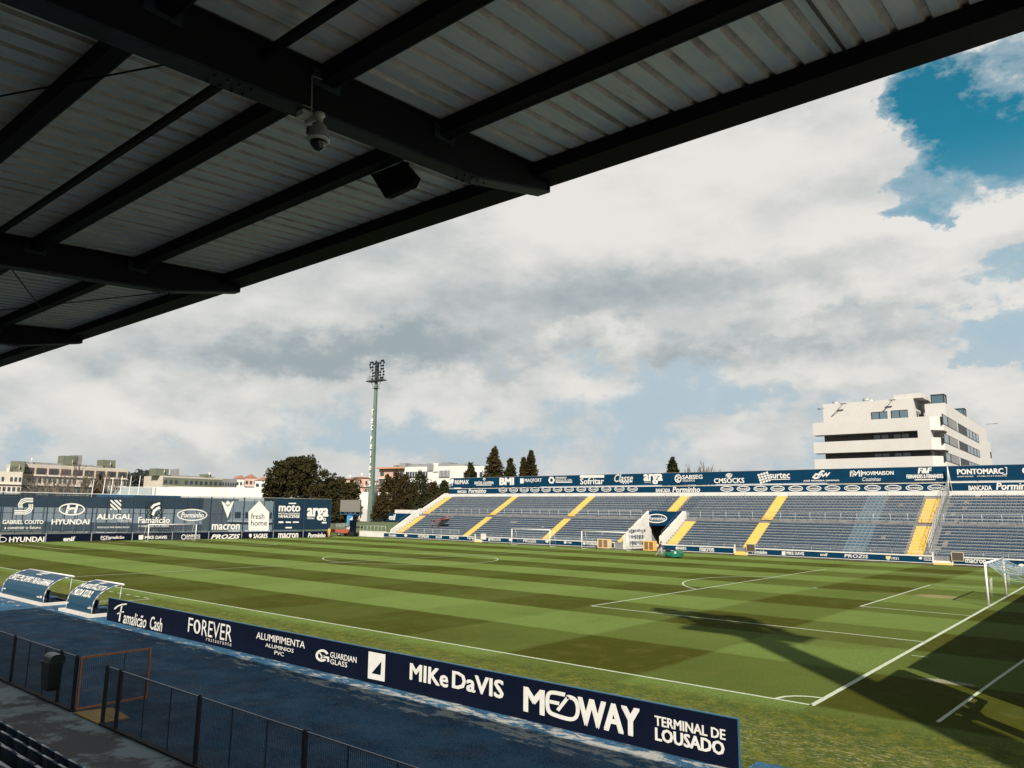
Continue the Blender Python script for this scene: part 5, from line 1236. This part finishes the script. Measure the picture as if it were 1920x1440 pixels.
for i,a in enumerate([('short conifer above the first panel of the sponsor fascia',881,872,150,34,930,M_cong),('tallest conifer behind the far stand, above the third sponsor panel',925,842,150,50,930,M_con),('slim conifer left of the pair above the maqfort panel',956,862,150,26,930,M_cong),
    ('conifer with a double tip, left half of the pair behind the stand',982,862,150,26,930,M_con),('conifer with pointed top, right half of the pair behind the stand',995,850,148,30,930,M_con),('lone dark conifer above the round logo left of the bare shrubs',1263,862,150,34,930,M_cong)]): conifer(a[0].replace('maqfort panel','fourth sponsor panel'),a[1],a[2],a[3],a[4],a[5],a[6],40+i)
def bare(label,px,ytop,dep,wpx,m,seed,ybase=None,name='bare_tree',depth=5):
    base=grd(px,dep); h=hpix(px,ytop,base); rnd=random.Random(seed); B=Vector(base); t=thing(name,label,'tree',base,'bare winter trees'); b=MB(); b2=MB(); W_=wpx*dep/CF/2
    def br(p,d,L,r,k):
        q=p+d*L; (b if k==0 else b2).tube(p,q,max(r*.8,.028),max(r*.5,.022),n=4,cap=False)
        if k>=depth: return
        for i in range(rnd.choice((2,3,3))):
            nd=(d+Vector((rnd.gauss(0,.45)*min(1.3,W_/h*2.6),rnd.gauss(0,.45)*min(1.3,W_/h*2.6),rnd.uniform(-.05,.40)))).normalized(); br(p+d*L*rnd.uniform(.55,1),nd,L*rnd.uniform(.58,.8),r*.6,k+1)
    
    for q in range(3): br(B+Vector((rnd.gauss(0,.6)*W_/3,0,0)),Vector((rnd.gauss(0,.16),rnd.gauss(0,.16),1)).normalized(),h*.36,h*.014,0)
    b.build('trunk',m,t); 
    if b2.v: b2.build('branches',m,t)
for i,a in enumerate([('spreading bare tree left of the centre of the beige apartment block',65,886,150,80),('bare tree in front of the beige apartment block, between two others',100,884,158,60),('slender bare tree with the tallest twigs before the apartment block',145,862,160,50),
    ('bare tree beside the small dark conifer, left of the flagpoles',205,882,165,50)]): bare(a[0],a[1],a[2],a[3],a[4],M_barkp,60+i)
bare('tall bare sapling left of the bare shrubs above the far stand',1285,858,150,26,M_barkp,71,depth=4); bare('bare shrub thicket above the sock sponsor panel of the far stand'.replace('sock sponsor panel','middle'),1303,868,150,40,M_barkp,72); bare('last bare shrub on the right above the far stand',1322,868,152,40,M_barkp,73)
bare('pale bare tree among the houses right of the big evergreen',690,890,230,50,M_barkp,75)
conifer('low brown conifer between the mast and the rest of the clump',716,925,172,38,966,M_con,90)
conifer('dark low conifer at the front right of the clump, left of the white stand wall',797,922,170,60,966,M_cong,91)
conifer('small dark conifer beside the flagpoles behind the banner fence',180,894,170,24,945,M_con,80)
# far wood
def wood(name,label,x0,x1,ytop,dep,m,seed):
    rnd=random.Random(seed); t=thing(name,label,'wood',grd((x0+x1)/2,dep)); cl=[]; n=int((x1-x0)/4)
    for i in range(n):
        px=x0+(x1-x0)*i/n; b0=Vector(grd(px,dep+rnd.uniform(-6,6))); h=hpix(px,ytop+rnd.uniform(-3,5),b0)
        for k in range(5): cl.append((b0+Vector((0,0,h*(1-k*.16))),(2.4+k*.5,2.4,h*.12),1))
    V,F=leafmesh(rnd,cl,26,.9); o=crown('crown',V,F,m,t); o['kind']='stuff'
wood('distant_wood','dark line of distant wood between the apartment block and the second block',234,300,891,330,mat('leaf_far',(.020,.026,.022),.9,.3,.3),5)
# ================================================================ BUILDINGS
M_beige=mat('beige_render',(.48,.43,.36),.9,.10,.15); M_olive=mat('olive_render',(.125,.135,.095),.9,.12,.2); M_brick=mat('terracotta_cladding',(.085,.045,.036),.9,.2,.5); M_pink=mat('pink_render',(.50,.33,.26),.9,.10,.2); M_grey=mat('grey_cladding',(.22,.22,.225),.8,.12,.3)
winm={}
def win(t,p,ux,w,h,n_,m=None,shut=None,deep=.06,name='window'):
    k=(round(w,2),round(h,2),ux.to_tuple(2),(m or M_glass).name,name)
    if k not in winm:
        b=MB(); b.obox(Vector((0,0,h/2))+n_*deep/2,ux*w/2,n_*deep/2,Vector((0,0,h/2))); winm[k]=b.mesh(name,m or M_glass)
    return link(name,winm[k],t,Vector(p)-WL[t.name])
def block(name,label,x0,x1,ytop,dep0,dep1,side_px,m,rows_,extras=None,cat='building',ybot=985):
    """box building whose front runs from pixel column x0 (depth dep0) to x1 (depth dep1)"""
    A_=Vector(grd(x0,dep0)); B_=Vector(grd(x1,dep1)); u_=(B_-A_); L=u_.length; u_.normalize(); n_=Vector((u_.y,-u_.x,0)); 
    if n_.dot(CP-A_)<0: n_=-n_
    H=(hpix(x0,ytop,A_)+hpix(x1,ytop if not isinstance(ytop,tuple) else ytop[1],B_))/2 if not isinstance(ytop,tuple) else (hpix(x0,ytop[0],A_)+hpix(x1,ytop[1],B_))/2
    t=thing(name,label,cat,((A_+B_)/2).to_tuple()); b=MB(); b.obox((A_+B_)/2-n_*6+Vector((0,0,H/2)),u_*L/2,n_*6,Vector((0,0,H/2))); b.build('wall',m,t)
    return t,A_,u_,n_,L,H
def floors(t,A_,u_,n_,L,H,fh,spec,skiptop=0):
    """spec: list per floor from the top: (kind, cols, material)"""
    z=H-skiptop
    for (kind,cols,mm) in spec:
        z-=fh
        if z<0: break
        if mm: 
            b=MB(); b.obox(A_+u_*L/2+n_*.06+Vector((0,0,z+fh*.5)),u_*(L/2-.05),n_*.05,Vector((0,0,fh*.5))); b.build('cladding_band',mm,t)
        if kind=='loggia':
            cw=L/cols
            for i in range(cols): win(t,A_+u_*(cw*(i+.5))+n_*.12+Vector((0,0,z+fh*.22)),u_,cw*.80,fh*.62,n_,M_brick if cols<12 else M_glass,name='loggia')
            for i in range(cols): win(t,A_+u_*(cw*(i+.5))+n_*.20+Vector((0,0,z+fh*.30)),u_,cw*.50,fh*.42,n_)
        elif kind=='win':
            cw=L/cols
            for i in range(cols):
                if (i*7+cols)%11==0: continue
                win(t,A_+u_*(cw*(i+.5))+n_*.12+Vector((0,0,z+fh*.3)),u_,min(cw*.55,2.0),fh*.42,n_)
        elif kind=='strip':
            win(t,A_+u_*(L/2)+n_*.12+Vector((0,0,z+fh*.32)),u_,L*.94,fh*.40,n_)
            for i in range(cols): win(t,A_+u_*(L*(.03+.94*(i+.5)/cols))+n_*.19+Vector((0,0,z+fh*.34)),u_,L*.94/cols*.35,fh*.34,n_,M_white,name='shutter')
        if kind!='none':
            b=MB(); b.obox(A_+u_*L/2+n_*.35+Vector((0,0,z+.06)),u_*(L/2),n_*.30,Vector((0,0,.12))); b.build('floor_slab',M_wall,t)
def roofbits(t,A_,u_,n_,L,H,items):
    for (a,w,h,m,nm) in items:
        b=MB(); b.obox(A_+u_*(L*a)-n_*4+Vector((0,0,H+h/2)),u_*w/2,n_*2,Vector((0,0,h/2))); b.build(nm,m,t)
def dishes(t,A_,u_,n_,L,H,ks):
    for a in ks:
        b=MB(); p=A_+u_*(L*a)-n_*2+Vector((0,0,H)); b.tube(p,p+Vector((0,0,1.6)),.05,n=4); b.lathe(p+Vector((0,0,1.7))+n_*.2,[(0,0),(.35,-.06),(.65,-.2)],10,'Y'); b.build('satellite_dish',M_white,t)
# long beige block at the left
q=block('apartment_building','long beige and green apartment block with loggias, at the far left',32,232,(868,880),235,262,0,M_beige,None); t,A_,u_,n_,L,H=q
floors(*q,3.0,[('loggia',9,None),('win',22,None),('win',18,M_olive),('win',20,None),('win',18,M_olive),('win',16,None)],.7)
roofbits(t,A_,u_,n_,L,H,[(.45,4.6,3.4,M_olive,'stair_tower'),(.52,2.5,3.8,M_grey,'stair_tower'),(.83,4.4,2.8,M_olive,'stair_tower')]+[(.06+.1*i,1.6+(i%3)*.6,.7,M_grey,'chimney') for i in range(9)])
dishes(t,A_,u_,n_,L,H,[.47,.845,.1])
b=MB(); b.box(0,0,0,.1,.1,.1)
q=block('apartment_building','lower beige apartment wing with green tower at the left edge',-40,34,(884,884),225,230,0,M_beige,None); t,A_,u_,n_,L,H=q
floors(*q,3.0,[('win',9,None),('win',8,None),('win',8,M_olive),('win',8,None)],.8); roofbits(t,A_,u_,n_,L,H,[(.83,3.8,3.4,M_olive,'stair_tower'),(.66,1.6,1.2,M_wall,'chimney'),(.74,2.2,1.9,M_wall,'chimney')]); dishes(t,A_,u_,n_,L,H,[.9])
q=block('apartment_building','beige apartment block with green attic between the wood and the big tree',300,413,(893,896),250,268,0,M_beige,None); t,A_,u_,n_,L,H=q
floors(*q,3.0,[('win',12,M_olive),('loggia',8,None),('win',14,None),('win',14,None)],.5); roofbits(t,A_,u_,n_,L,H,[(.03,4.6,2.4,M_olive,'stair_tower'),(.28,.9,2.6,M_grey,'chimney'),(.8,2.2,1.3,M_olive,'chimney')]+[(.12+.11*i,1.0,.5,M_grey,'chimney') for i in range(8)]); dishes(t,A_,u_,n_,L,H,[.06,.82])
q=block('grey_building','dark grey slab block right of the green attic block',412,440,(897,899),275,280,0,M_grey,None); floors(*q,3.0,[('win',6,None)]*4,.5)
for i,(x0,x1,yt,m,lab) in enumerate(((438,458,898,M_wall,'narrow pale house left of the pink one, before the big tree'),(455,478,896,M_pink,'pink gabled house left of the big tree'),(474,505,901,M_wall,'low cream house half hidden by the big tree'))):
    q=block('distant_house',lab,x0,x1,(yt,yt),300,302,0,m,None); floors(*q,3.0,[('win',3,None)]*4,.4); t,A_,u_,n_,L,H=q
    b=MB(); P=[A_+Vector((0,0,H))+n_*.3,A_+u_*L+Vector((0,0,H))+n_*.3,A_+u_*L/2+Vector((0,0,H+1.5))+n_*.3]; b.extr(P,-n_*12); b.build('roof',mat('roof_tile',(.30,.15,.10),.9,.2,1),t)
for i,(x0,x1,yt,m,lab) in enumerate(((646,672,899,M_pink,'pink house just right of the big round tree'),(668,694,896,M_pink,'pink house with satellite dish left of the green mast'),(692,716,903,M_wall,'cream house right of the green mast'),(640,700,912,M_wall,'long pale house under the pink houses by the mast'))):
    q=block('distant_house',lab,x0,x1,(yt,yt),285+i*3,287+i*3,0,m,None); floors(*q,3.0,[('win',4,None)]*4,.4); t,A_,u_,n_,L,H=q; dishes(t,A_,u_,n_,L,H,[.4])
    if i<3: 
        b=MB(); b.obox(A_+u_*L/2-n_*6+Vector((0,0,H+.15)),u_*(L/2+.5),n_*6.5,Vector((0,0,.15))); b.build('roof',mat('roof_tile',(.30,.15,.10),.9,.2,1),t)
q=block('apartment_building','terracotta topped apartment block with balconies just right of the green mast',708,757,(880,878),255,250,0,M_wall,None); t,A_,u_,n_,L,H=q
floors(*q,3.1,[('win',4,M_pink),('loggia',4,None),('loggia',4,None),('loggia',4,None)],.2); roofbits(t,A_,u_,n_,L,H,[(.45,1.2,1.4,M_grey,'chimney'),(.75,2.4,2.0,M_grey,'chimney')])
b=MB(); b.obox(A_+u_*L/2+n_*.5+Vector((0,0,H+.25)),u_*(L/2+.4),n_*.9,Vector((0,0,.25))); b.build('cornice',mat('orange_cornice',(.48,.24,.13),.9),t)
q=block('modern_building','modern white and grey building behind the brown conifers',756,868,(876,873),215,205,0,M_white,None); t,A_,u_,n_,L,H=q
for (a0_,a1_,z0_,z1_,m_) in ((.03,.40,H-3.0,H-1.4,M_glass),(.60,.78,H-3.0,H-1.2,M_glass),(.03,.50,H-6.3,H-4.6,M_glass),(.55,.85,H-6.1,H-5.0,M_grey),(.60,.9,H-9.2,H-7.6,M_glass),(.03,.50,H-10,H-8.0,M_glass),(.40,.52,H-1.2,H+.6,M_grey),(.5,.58,H-1.5,H+.9,M_white),(.78,1.0,H-3.6,H-.1,M_wall)):
    b=MB(); b.obox(A_+u_*(L*(a0_+a1_)/2)+n_*.15+Vector((0,0,(z0_+z1_)/2)),u_*(L*(a1_-a0_)/2),n_*.16,Vector((0,0,(z1_-z0_)/2))); b.build('glazing_band' if m_==M_glass else 'facade_panel',m_,t)
    if m_==M_glass:
        for k in range(8): win(t,A_+u_*(L*(a0_+(a1_-a0_)*(k+.5)/8))+n_*.33+Vector((0,0,z0_)),u_,.12,z1_-z0_,n_,M_white,name='mullion')
roofbits(t,A_,u_,n_,L,H,[(.10,2.6,1.0,M_grey,'roof_vent'),(.36,2.6,1.0,M_grey,'roof_vent'),(.62,3,1.2,M_grey,'roof_vent')])
b=MB(); b.obox(A_+u_*L*.5-n_*5+Vector((0,0,H+.35)),u_*L*.48,n_*4,Vector((0,0,.35))); b.build('roof',M_grey,t)
q=block('white_annex','white rendered annex right of the modern building, behind the tallest conifer',866,906,(875,873),205,203,0,M_wall,None); floors(*q,3.0,[('win',4,None)]*3,.8)
# long pale shed behind the banner fence
q=block('long_shed','long pale shed roofline behind the banner fence and flagpoles',195,512,(911,916),196,186,0,M_wall,None); t,A_,u_,n_,L,H=q
b=MB(); b.obox(A_+u_*L*.145+n_*.2+Vector((0,0,H/2-.2)),u_*L*.142,n_*.2,Vector((0,0,H/2+.1))); b.build('grey_gable',mat('shed_grey',(.30,.34,.35),.7,.08,.3),t)
b=MB(); b.obox(A_+u_*L*.30+n_*.45+Vector((0,0,H/2)),u_*.35,n_*.1,Vector((0,0,H/2))); b.build('downpipe',M_white,t)
for k in range(30):
    b=MB(); b.obox(A_+u_*(L*(.31+.69*k/30))+n_*.03+Vector((0,0,H/2)),u_*.03,n_*.03,Vector((0,0,H/2))); b.build('wall_seam',M_wall,t)
q=block('low_white_hall','low white hall behind the tree, right of the banner fence',600,745,(920,925),178,182,0,M_wall,None)
# yard behind the banners
q=block('yard_wall','grey concrete yard wall seen through the banners',-60,380,(928,936),150,140,0,mat('yard_grey',(.34,.36,.37),.9,.15,.3),None,cat='wall'); t,A_,u_,n_,L,H=q
b=MB(); b.obox(A_+u_*L*.5+n_*.12+Vector((0,0,H-.95)),u_*L*.5,n_*.1,Vector((0,0,.97))); b.build('dark_fascia',mat('fascia_navy',(.012,.03,.045),.7),t)
b=MB(); b.obox(A_+u_*L*.5+n_*.1+Vector((0,0,H-5.6)),u_*L*.5,n_*.1,Vector((0,0,.8))); b.build('dark_band',mat('band_dark',(.06,.075,.085),.8),t)
for k in range(22):
    b=MB(); b.obox(A_+u_*(L*(k+.5)/22)+n_*.25+Vector((0,0,(H-2)/2)),u_*.07,n_*.06,Vector((0,0,(H-2)/2))); b.build('pillar',M_grey,t)
q=block('blue_shed','blue shed seen through the banners left of the flagpoles',178,250,(926,928),146,143,0,mat('shed_blue',(.02,.10,.20),.7,.1,.4),None)
q=block('far_roof_hall','pale hall roof seen through the middle banners',380,515,(938,941),150,147,0,mat('yard_pale',(.30,.33,.34),.9,.12,.2),None); floors(*q,2.6,[('win',7,None)]*2,1.4)
b=MB(); t=thing('scaffold_tower','dark lattice scaffold tower seen through the banner behind the left goal','scaffold',grd(290,135))
for (xa,xb) in ((273,283),(283,293),(293,303)):
    for k in range(4):
        y0=940+k*14
        for (p,qq) in (((xa,y0),(xb,y0)),((xa,y0),(xb,y0+14)),((xb,y0),(xa,y0+14)),((xa,y0),(xa,y0+14)),((xb,y0),(xb,y0+14))):
            b.tube(Pd(*p,135),Pd(*qq,135),.09,n=4)
b.build('lattice',M_dark,t)
# flagpoles
for i,(xt,yt,xb_) in enumerate(((189,896,186),(172,900,165),(207,896,201),(224,893,218),(241,893,235),(257,893,252),(243,950,240),(248,951,247))):
    if i>5: continue
    bp=grd(xb_,150); h=hpix(xb_,yt,bp)
    lab=['flagpole just right of the small conifer','leftmost white flagpole, before the small conifer','third flagpole from the left behind the banners','fourth flagpole from the left behind the banners','fifth flagpole, left of the last one','rightmost white flagpole, before the pale shed']
    t=thing('flagpole',lab[i],'flagpole',bp,'white flagpoles behind the banner fence'); b=MB(); b.tube(bp,(bp[0]+.5,bp[1]+.3,h),.10,.06,n=6); b.lathe((bp[0]+.5,bp[1]+.3,h),[(.0,-.1),(.1,0),(0,.1)],8); b.build('pole',M_white,t)
# ---------------------------------------------------------------- white building at the right
bd=Vector((.99978,.0209,0)).normalized(); bn=Vector((bd.y,-bd.x,0))   # along the front (to the right), out of the front
K=Vector(grd(1757,118)); K.z=0
t=thing('white_apartment_building','big white apartment building with long balconies and rooftop glass boxes, upper right','building',K.to_tuple())
def fx(x,y,off=0.0):   # on the front plane: metres along bd from K (negative left) and height
    n=bn; A_=K+n*off; d=ray(x,y); tt=(A_-CP).dot(n)/d.dot(n); p=CP+d*tt; return (p-K).dot(bd),p.z
def sx_(x,y,off=0.0):  # on the right hand side plane
    n=bd; A_=K+n*off; d=ray(x,y); tt=(A_-CP).dot(n)/d.dot(n); p=CP+d*tt; return (p-K).dot(-bn),p.z
M_wb=mat('white_building_render',(.54,.52,.495),.85,.04,.4)
def bbox(nm,m,a0,a1,d0,d1,z0,z1,par=None):
    """a along the front, d depth behind the front (positive back)"""
    b=MB(); c=K+bd*((a0+a1)/2)-bn*((d0+d1)/2)+Vector((0,0,(z0+z1)/2)); b.obox(c,bd*((a1-a0)/2),bn*((d1-d0)/2),Vector((0,0,(z1-z0)/2))); return b.build(nm,m,par or t)
aL,z_=fx(1527,863); zt=[fx(1640,y)[1] for y in (786.5,811,824.5,846.5,858,880)]
a_box0,_=fx(1545,800,-2.2); 
zTop=fx(1640,751,-2.2)[1]; zTopR=fx(1690,741,-2.2)[1]
Dp=sx_(1852,860)[0]; Ds=sx_(1838,860)[0]
# body behind balconies
bbox('wall',M_wb,a_box0,-.2,2.2,14,0,zt[1]-.02); 
bbox('wall',M_wb,a_box0,-2.6,2.2,12,zt[1]-.02,zTop)
aR,_=fx(1675,745,-2.2); bbox('wall',M_wb,aR,-1.2,2.6,12.5,zTop-.02,zTopR+.2)
bbox('wall',M_wb,-.2-1.2,1.6,5.0,Ds,0,sx_(1765,765)[1]-.0)
bbox('wall',M_wb,-.5,.8,Ds-.02,Dp,0,sx_(1845,828)[1])
fl=[(zt[0],zt[1]),(zt[2],zt[3]),(zt[4],zt[4]-3.4),(zt[4]-5,zt[4]-8.4)]
for i,(zh,zl) in enumerate(fl):
    bbox('balcony',M_wb,aL if i else fx(1524,800)[0],-.0,0,.22,zl,zh); bbox('balcony_slab',M_wb,aL,-.02,.22,2.3,zl,zl+.28)
    bbox('balcony_side',M_wb,aL if i else fx(1524,800)[0],aL+.2,.22,2.2,zl,zh)
    b=MB(); A0=K+Vector((0,0,zl)); P=[K-bn*0,K+bd*1.6-bn*1.8,K+bd*1.62-bn*5.0,K-bn*5.0]; b.extr([Vector((p.x,p.y,zl)) for p in P],(0,0,zh-zl)); b.build('balcony_corner',M_wb,t)
# loggia walls and windows in the dark recesses
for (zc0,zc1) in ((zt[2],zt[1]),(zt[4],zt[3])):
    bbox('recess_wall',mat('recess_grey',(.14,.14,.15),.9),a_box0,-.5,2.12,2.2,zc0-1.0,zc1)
    for (xa,xb) in ((1636,1666),(1673.5,1705)):
        a0_,_=fx(xa,810,-2.1); a1_,_=fx(xb,810,-2.1)
        o=bbox('window',mat('frame_black',(.015,.015,.018),.5),a0_,a1_,2.05,2.12,zc0-1.0,zc1-.12)
        for k in (0,1): bbox('pane',mat('pane_blue',(.10,.16,.20),.1,spec=.8),a0_+.12+k*(a1_-a0_)/2,a0_+(a1_-a0_)*(k+1)/2-.06,2.02,2.05,zc0-.9,zc1-.24,o)
    a0_,_=fx(1722,830); bbox('end_pier',M_wb,a0_,0,.0,2.2,zc0,zc1) if zc1==zt[1] else None
for (xa,xb,ya,yb) in ((1633.5,1664.5,773,786),(1670.5,1703,770,783)):
    a0_,z1_=fx(xa,ya,-2.2); a1_,z0_=fx(xb,yb,-2.2); o=bbox('window',bpy.data.materials['frame_black'],a0_,a1_,2.12,2.2,z0_-.2,z1_)
    for k in (0,1): bbox('pane',bpy.data.materials['pane_blue'],a0_+.12+k*(a1_-a0_)/2,a0_+(a1_-a0_)*(k+1)/2-.06,2.09,2.12,z0_-.1,z1_-.14,o)
# side windows strips
for (xa,ya,yb,xe,ye,yf) in ((1766,781,794,1834,811,822),(1768.5,816,829,1836,841,851.5),(1772,851,864,1838,869,880)):
    d0,zA=sx_(xa,ya,1.6); d1,zB=sx_(xe,ye,1.6); _,zC=sx_(xa,yb,1.6); zh=(zA+zB)/2; zl=zC
    def sb(nm,m,e0,e1,o0,o1,z0,z1):
        b=MB(); c=K+bd*(1.6+(o0+o1)/2)-bn*((e0+e1)/2)+Vector((0,0,(z0+z1)/2)); b.obox(c,bd*((o1-o0)/2),bn*((e1-e0)/2),Vector((0,0,(z1-z0)/2))); return b.build(nm,m,t)
    sb('window_strip',bpy.data.materials['frame_black'],d0,d1,-.02,.03,zl,zh)
    for (k0,k1) in ((.02,.11),(.14,.34),(.62,.68),(.70,.78),(.81,.88),(.91,.98)): sb('pane',bpy.data.materials['pane_blue'] if k0!=.14 else M_grey,d0+(d1-d0)*k0,d0+(d1-d0)*k1,.03,.05,zl+.12,zh-.12)
    sb('balcony_divider',M_wb,d0+(d1-d0)*.35,d0+(d1-d0)*.37,.0,.06,zl,zh)
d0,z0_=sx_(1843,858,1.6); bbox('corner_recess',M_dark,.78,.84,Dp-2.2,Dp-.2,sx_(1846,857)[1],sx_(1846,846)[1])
for i,(xa,ya) in enumerate(((1748,763),(1753,772))): pass
for (e0,w,y0,y1) in ((4.2,.8,0,0),(5.8,.6,0,0),(7.4,.5,0,0)):
    b=MB(); c=K+bd*(-2.58)-bn*(e0+.6)+Vector((0,0,zt[0]+1.0)); b.obox(c,bd*.04,bn*w/2,Vector((0,0,.55))); b.build('window',bpy.data.materials['frame_black'],t)
# rooftop glass boxes, dishes, lamps
def glassbox(xa,xb,yb,yt,e,lab):
    d,zb=sx_(xa,yb,1.6); 
    zB=sx_(1765,765)[1]; a1_=1.4; w=1.9; z1=zB+1.55
    b=MB(); c=K+bd*(a1_-w/2)-bn*e
    for (i,j) in ((-1,-1),(1,-1),(1,1),(-1,1)):
        p=c+bd*(w/2*i)+bn*(1.1*j); b.obox(p+Vector((0,0,(zB+z1)/2)),bd*.06,bn*.06,Vector((0,0,(z1-zB)/2)))
    for z in (zB+.06,z1): b.obox(c+Vector((0,0,z)),bd*(w/2+.08),bn*1.16,Vector((0,0,.06)))
    b.build('glass_box_frame',bpy.data.materials['frame_black'],t)
    b=MB(); b.obox(c+Vector((0,0,(zB+z1)/2)),bd*(w/2-.03),bn*1.06,Vector((0,0,(z1-zB)/2-.1))); b.build('glass_box_panes',mat('pane_teal',(.06,.12,.15),.1,spec=.8),t)
dA,_=sx_(1750,765,1.6); glassbox(1742,1770,760,741,6.9,''); dB,_=sx_(1815,785,1.6); glassbox(1795,1822,785,770,dB-1.5 if dB>12 else 19,'')
for i,(x,y) in enumerate(((1567,756),(1624,750),(1632,752))):
    a_,z__=fx(x,y,-4); p=K+bd*a_-bn*4+Vector((0,0,z__)); b=MB(); b.tube(p-bd*.5,p+bd*.5+Vector((0,0,-.15)),.42,n=12); b.tube(p-Vector((0,0,1.4)),p,.06,n=5); b.build('water_tank',M_galv,t)
for (xa,ya,xb,yb) in ((1581,757,1559,781),(1673,750,1655,772)):
    p0=K+bd*fx(xa,ya,-1.2)[0]-bn*1.2+Vector((0,0,fx(xa,ya,-1.2)[1])); p1=K+bd*fx(xb,yb,-2.1)[0]-bn*2.1+Vector((0,0,fx(xb,yb,-2.1)[1])); b=MB(); b.tube(p0,p1,.05,n=5); b.obox(p0,bd*.5,bn*.12,Vector((0,0,.06))); b.build('facade_lamp',mat('lamp_dark',(.06,.06,.065),.5),t)
b=MB(); p0=K+bd*1.6-bn*Ds+Vector((0,0,sx_(1838,800)[1])); b.tube(p0,p0+bd*1.8,.05,n=5); b.obox(p0+bd*1.9,bd*.25,bn*.1,Vector((0,0,.06))); b.build('facade_lamp',bpy.data.materials['lamp_dark'],t)
p0=K+bd*fx(1545,766,-2.2)[0]-bn*2.2+Vector((0,0,fx(1545,766,-2.2)[1])); b=MB(); b.tube(p0,p0-bd*.9-Vector((0,0,.1)),.04,n=5); b.obox(p0-bd*.9,bd*.15,bn*.1,Vector((0,0,.1))); b.build('facade_lamp',bpy.data.materials['lamp_dark'],t)
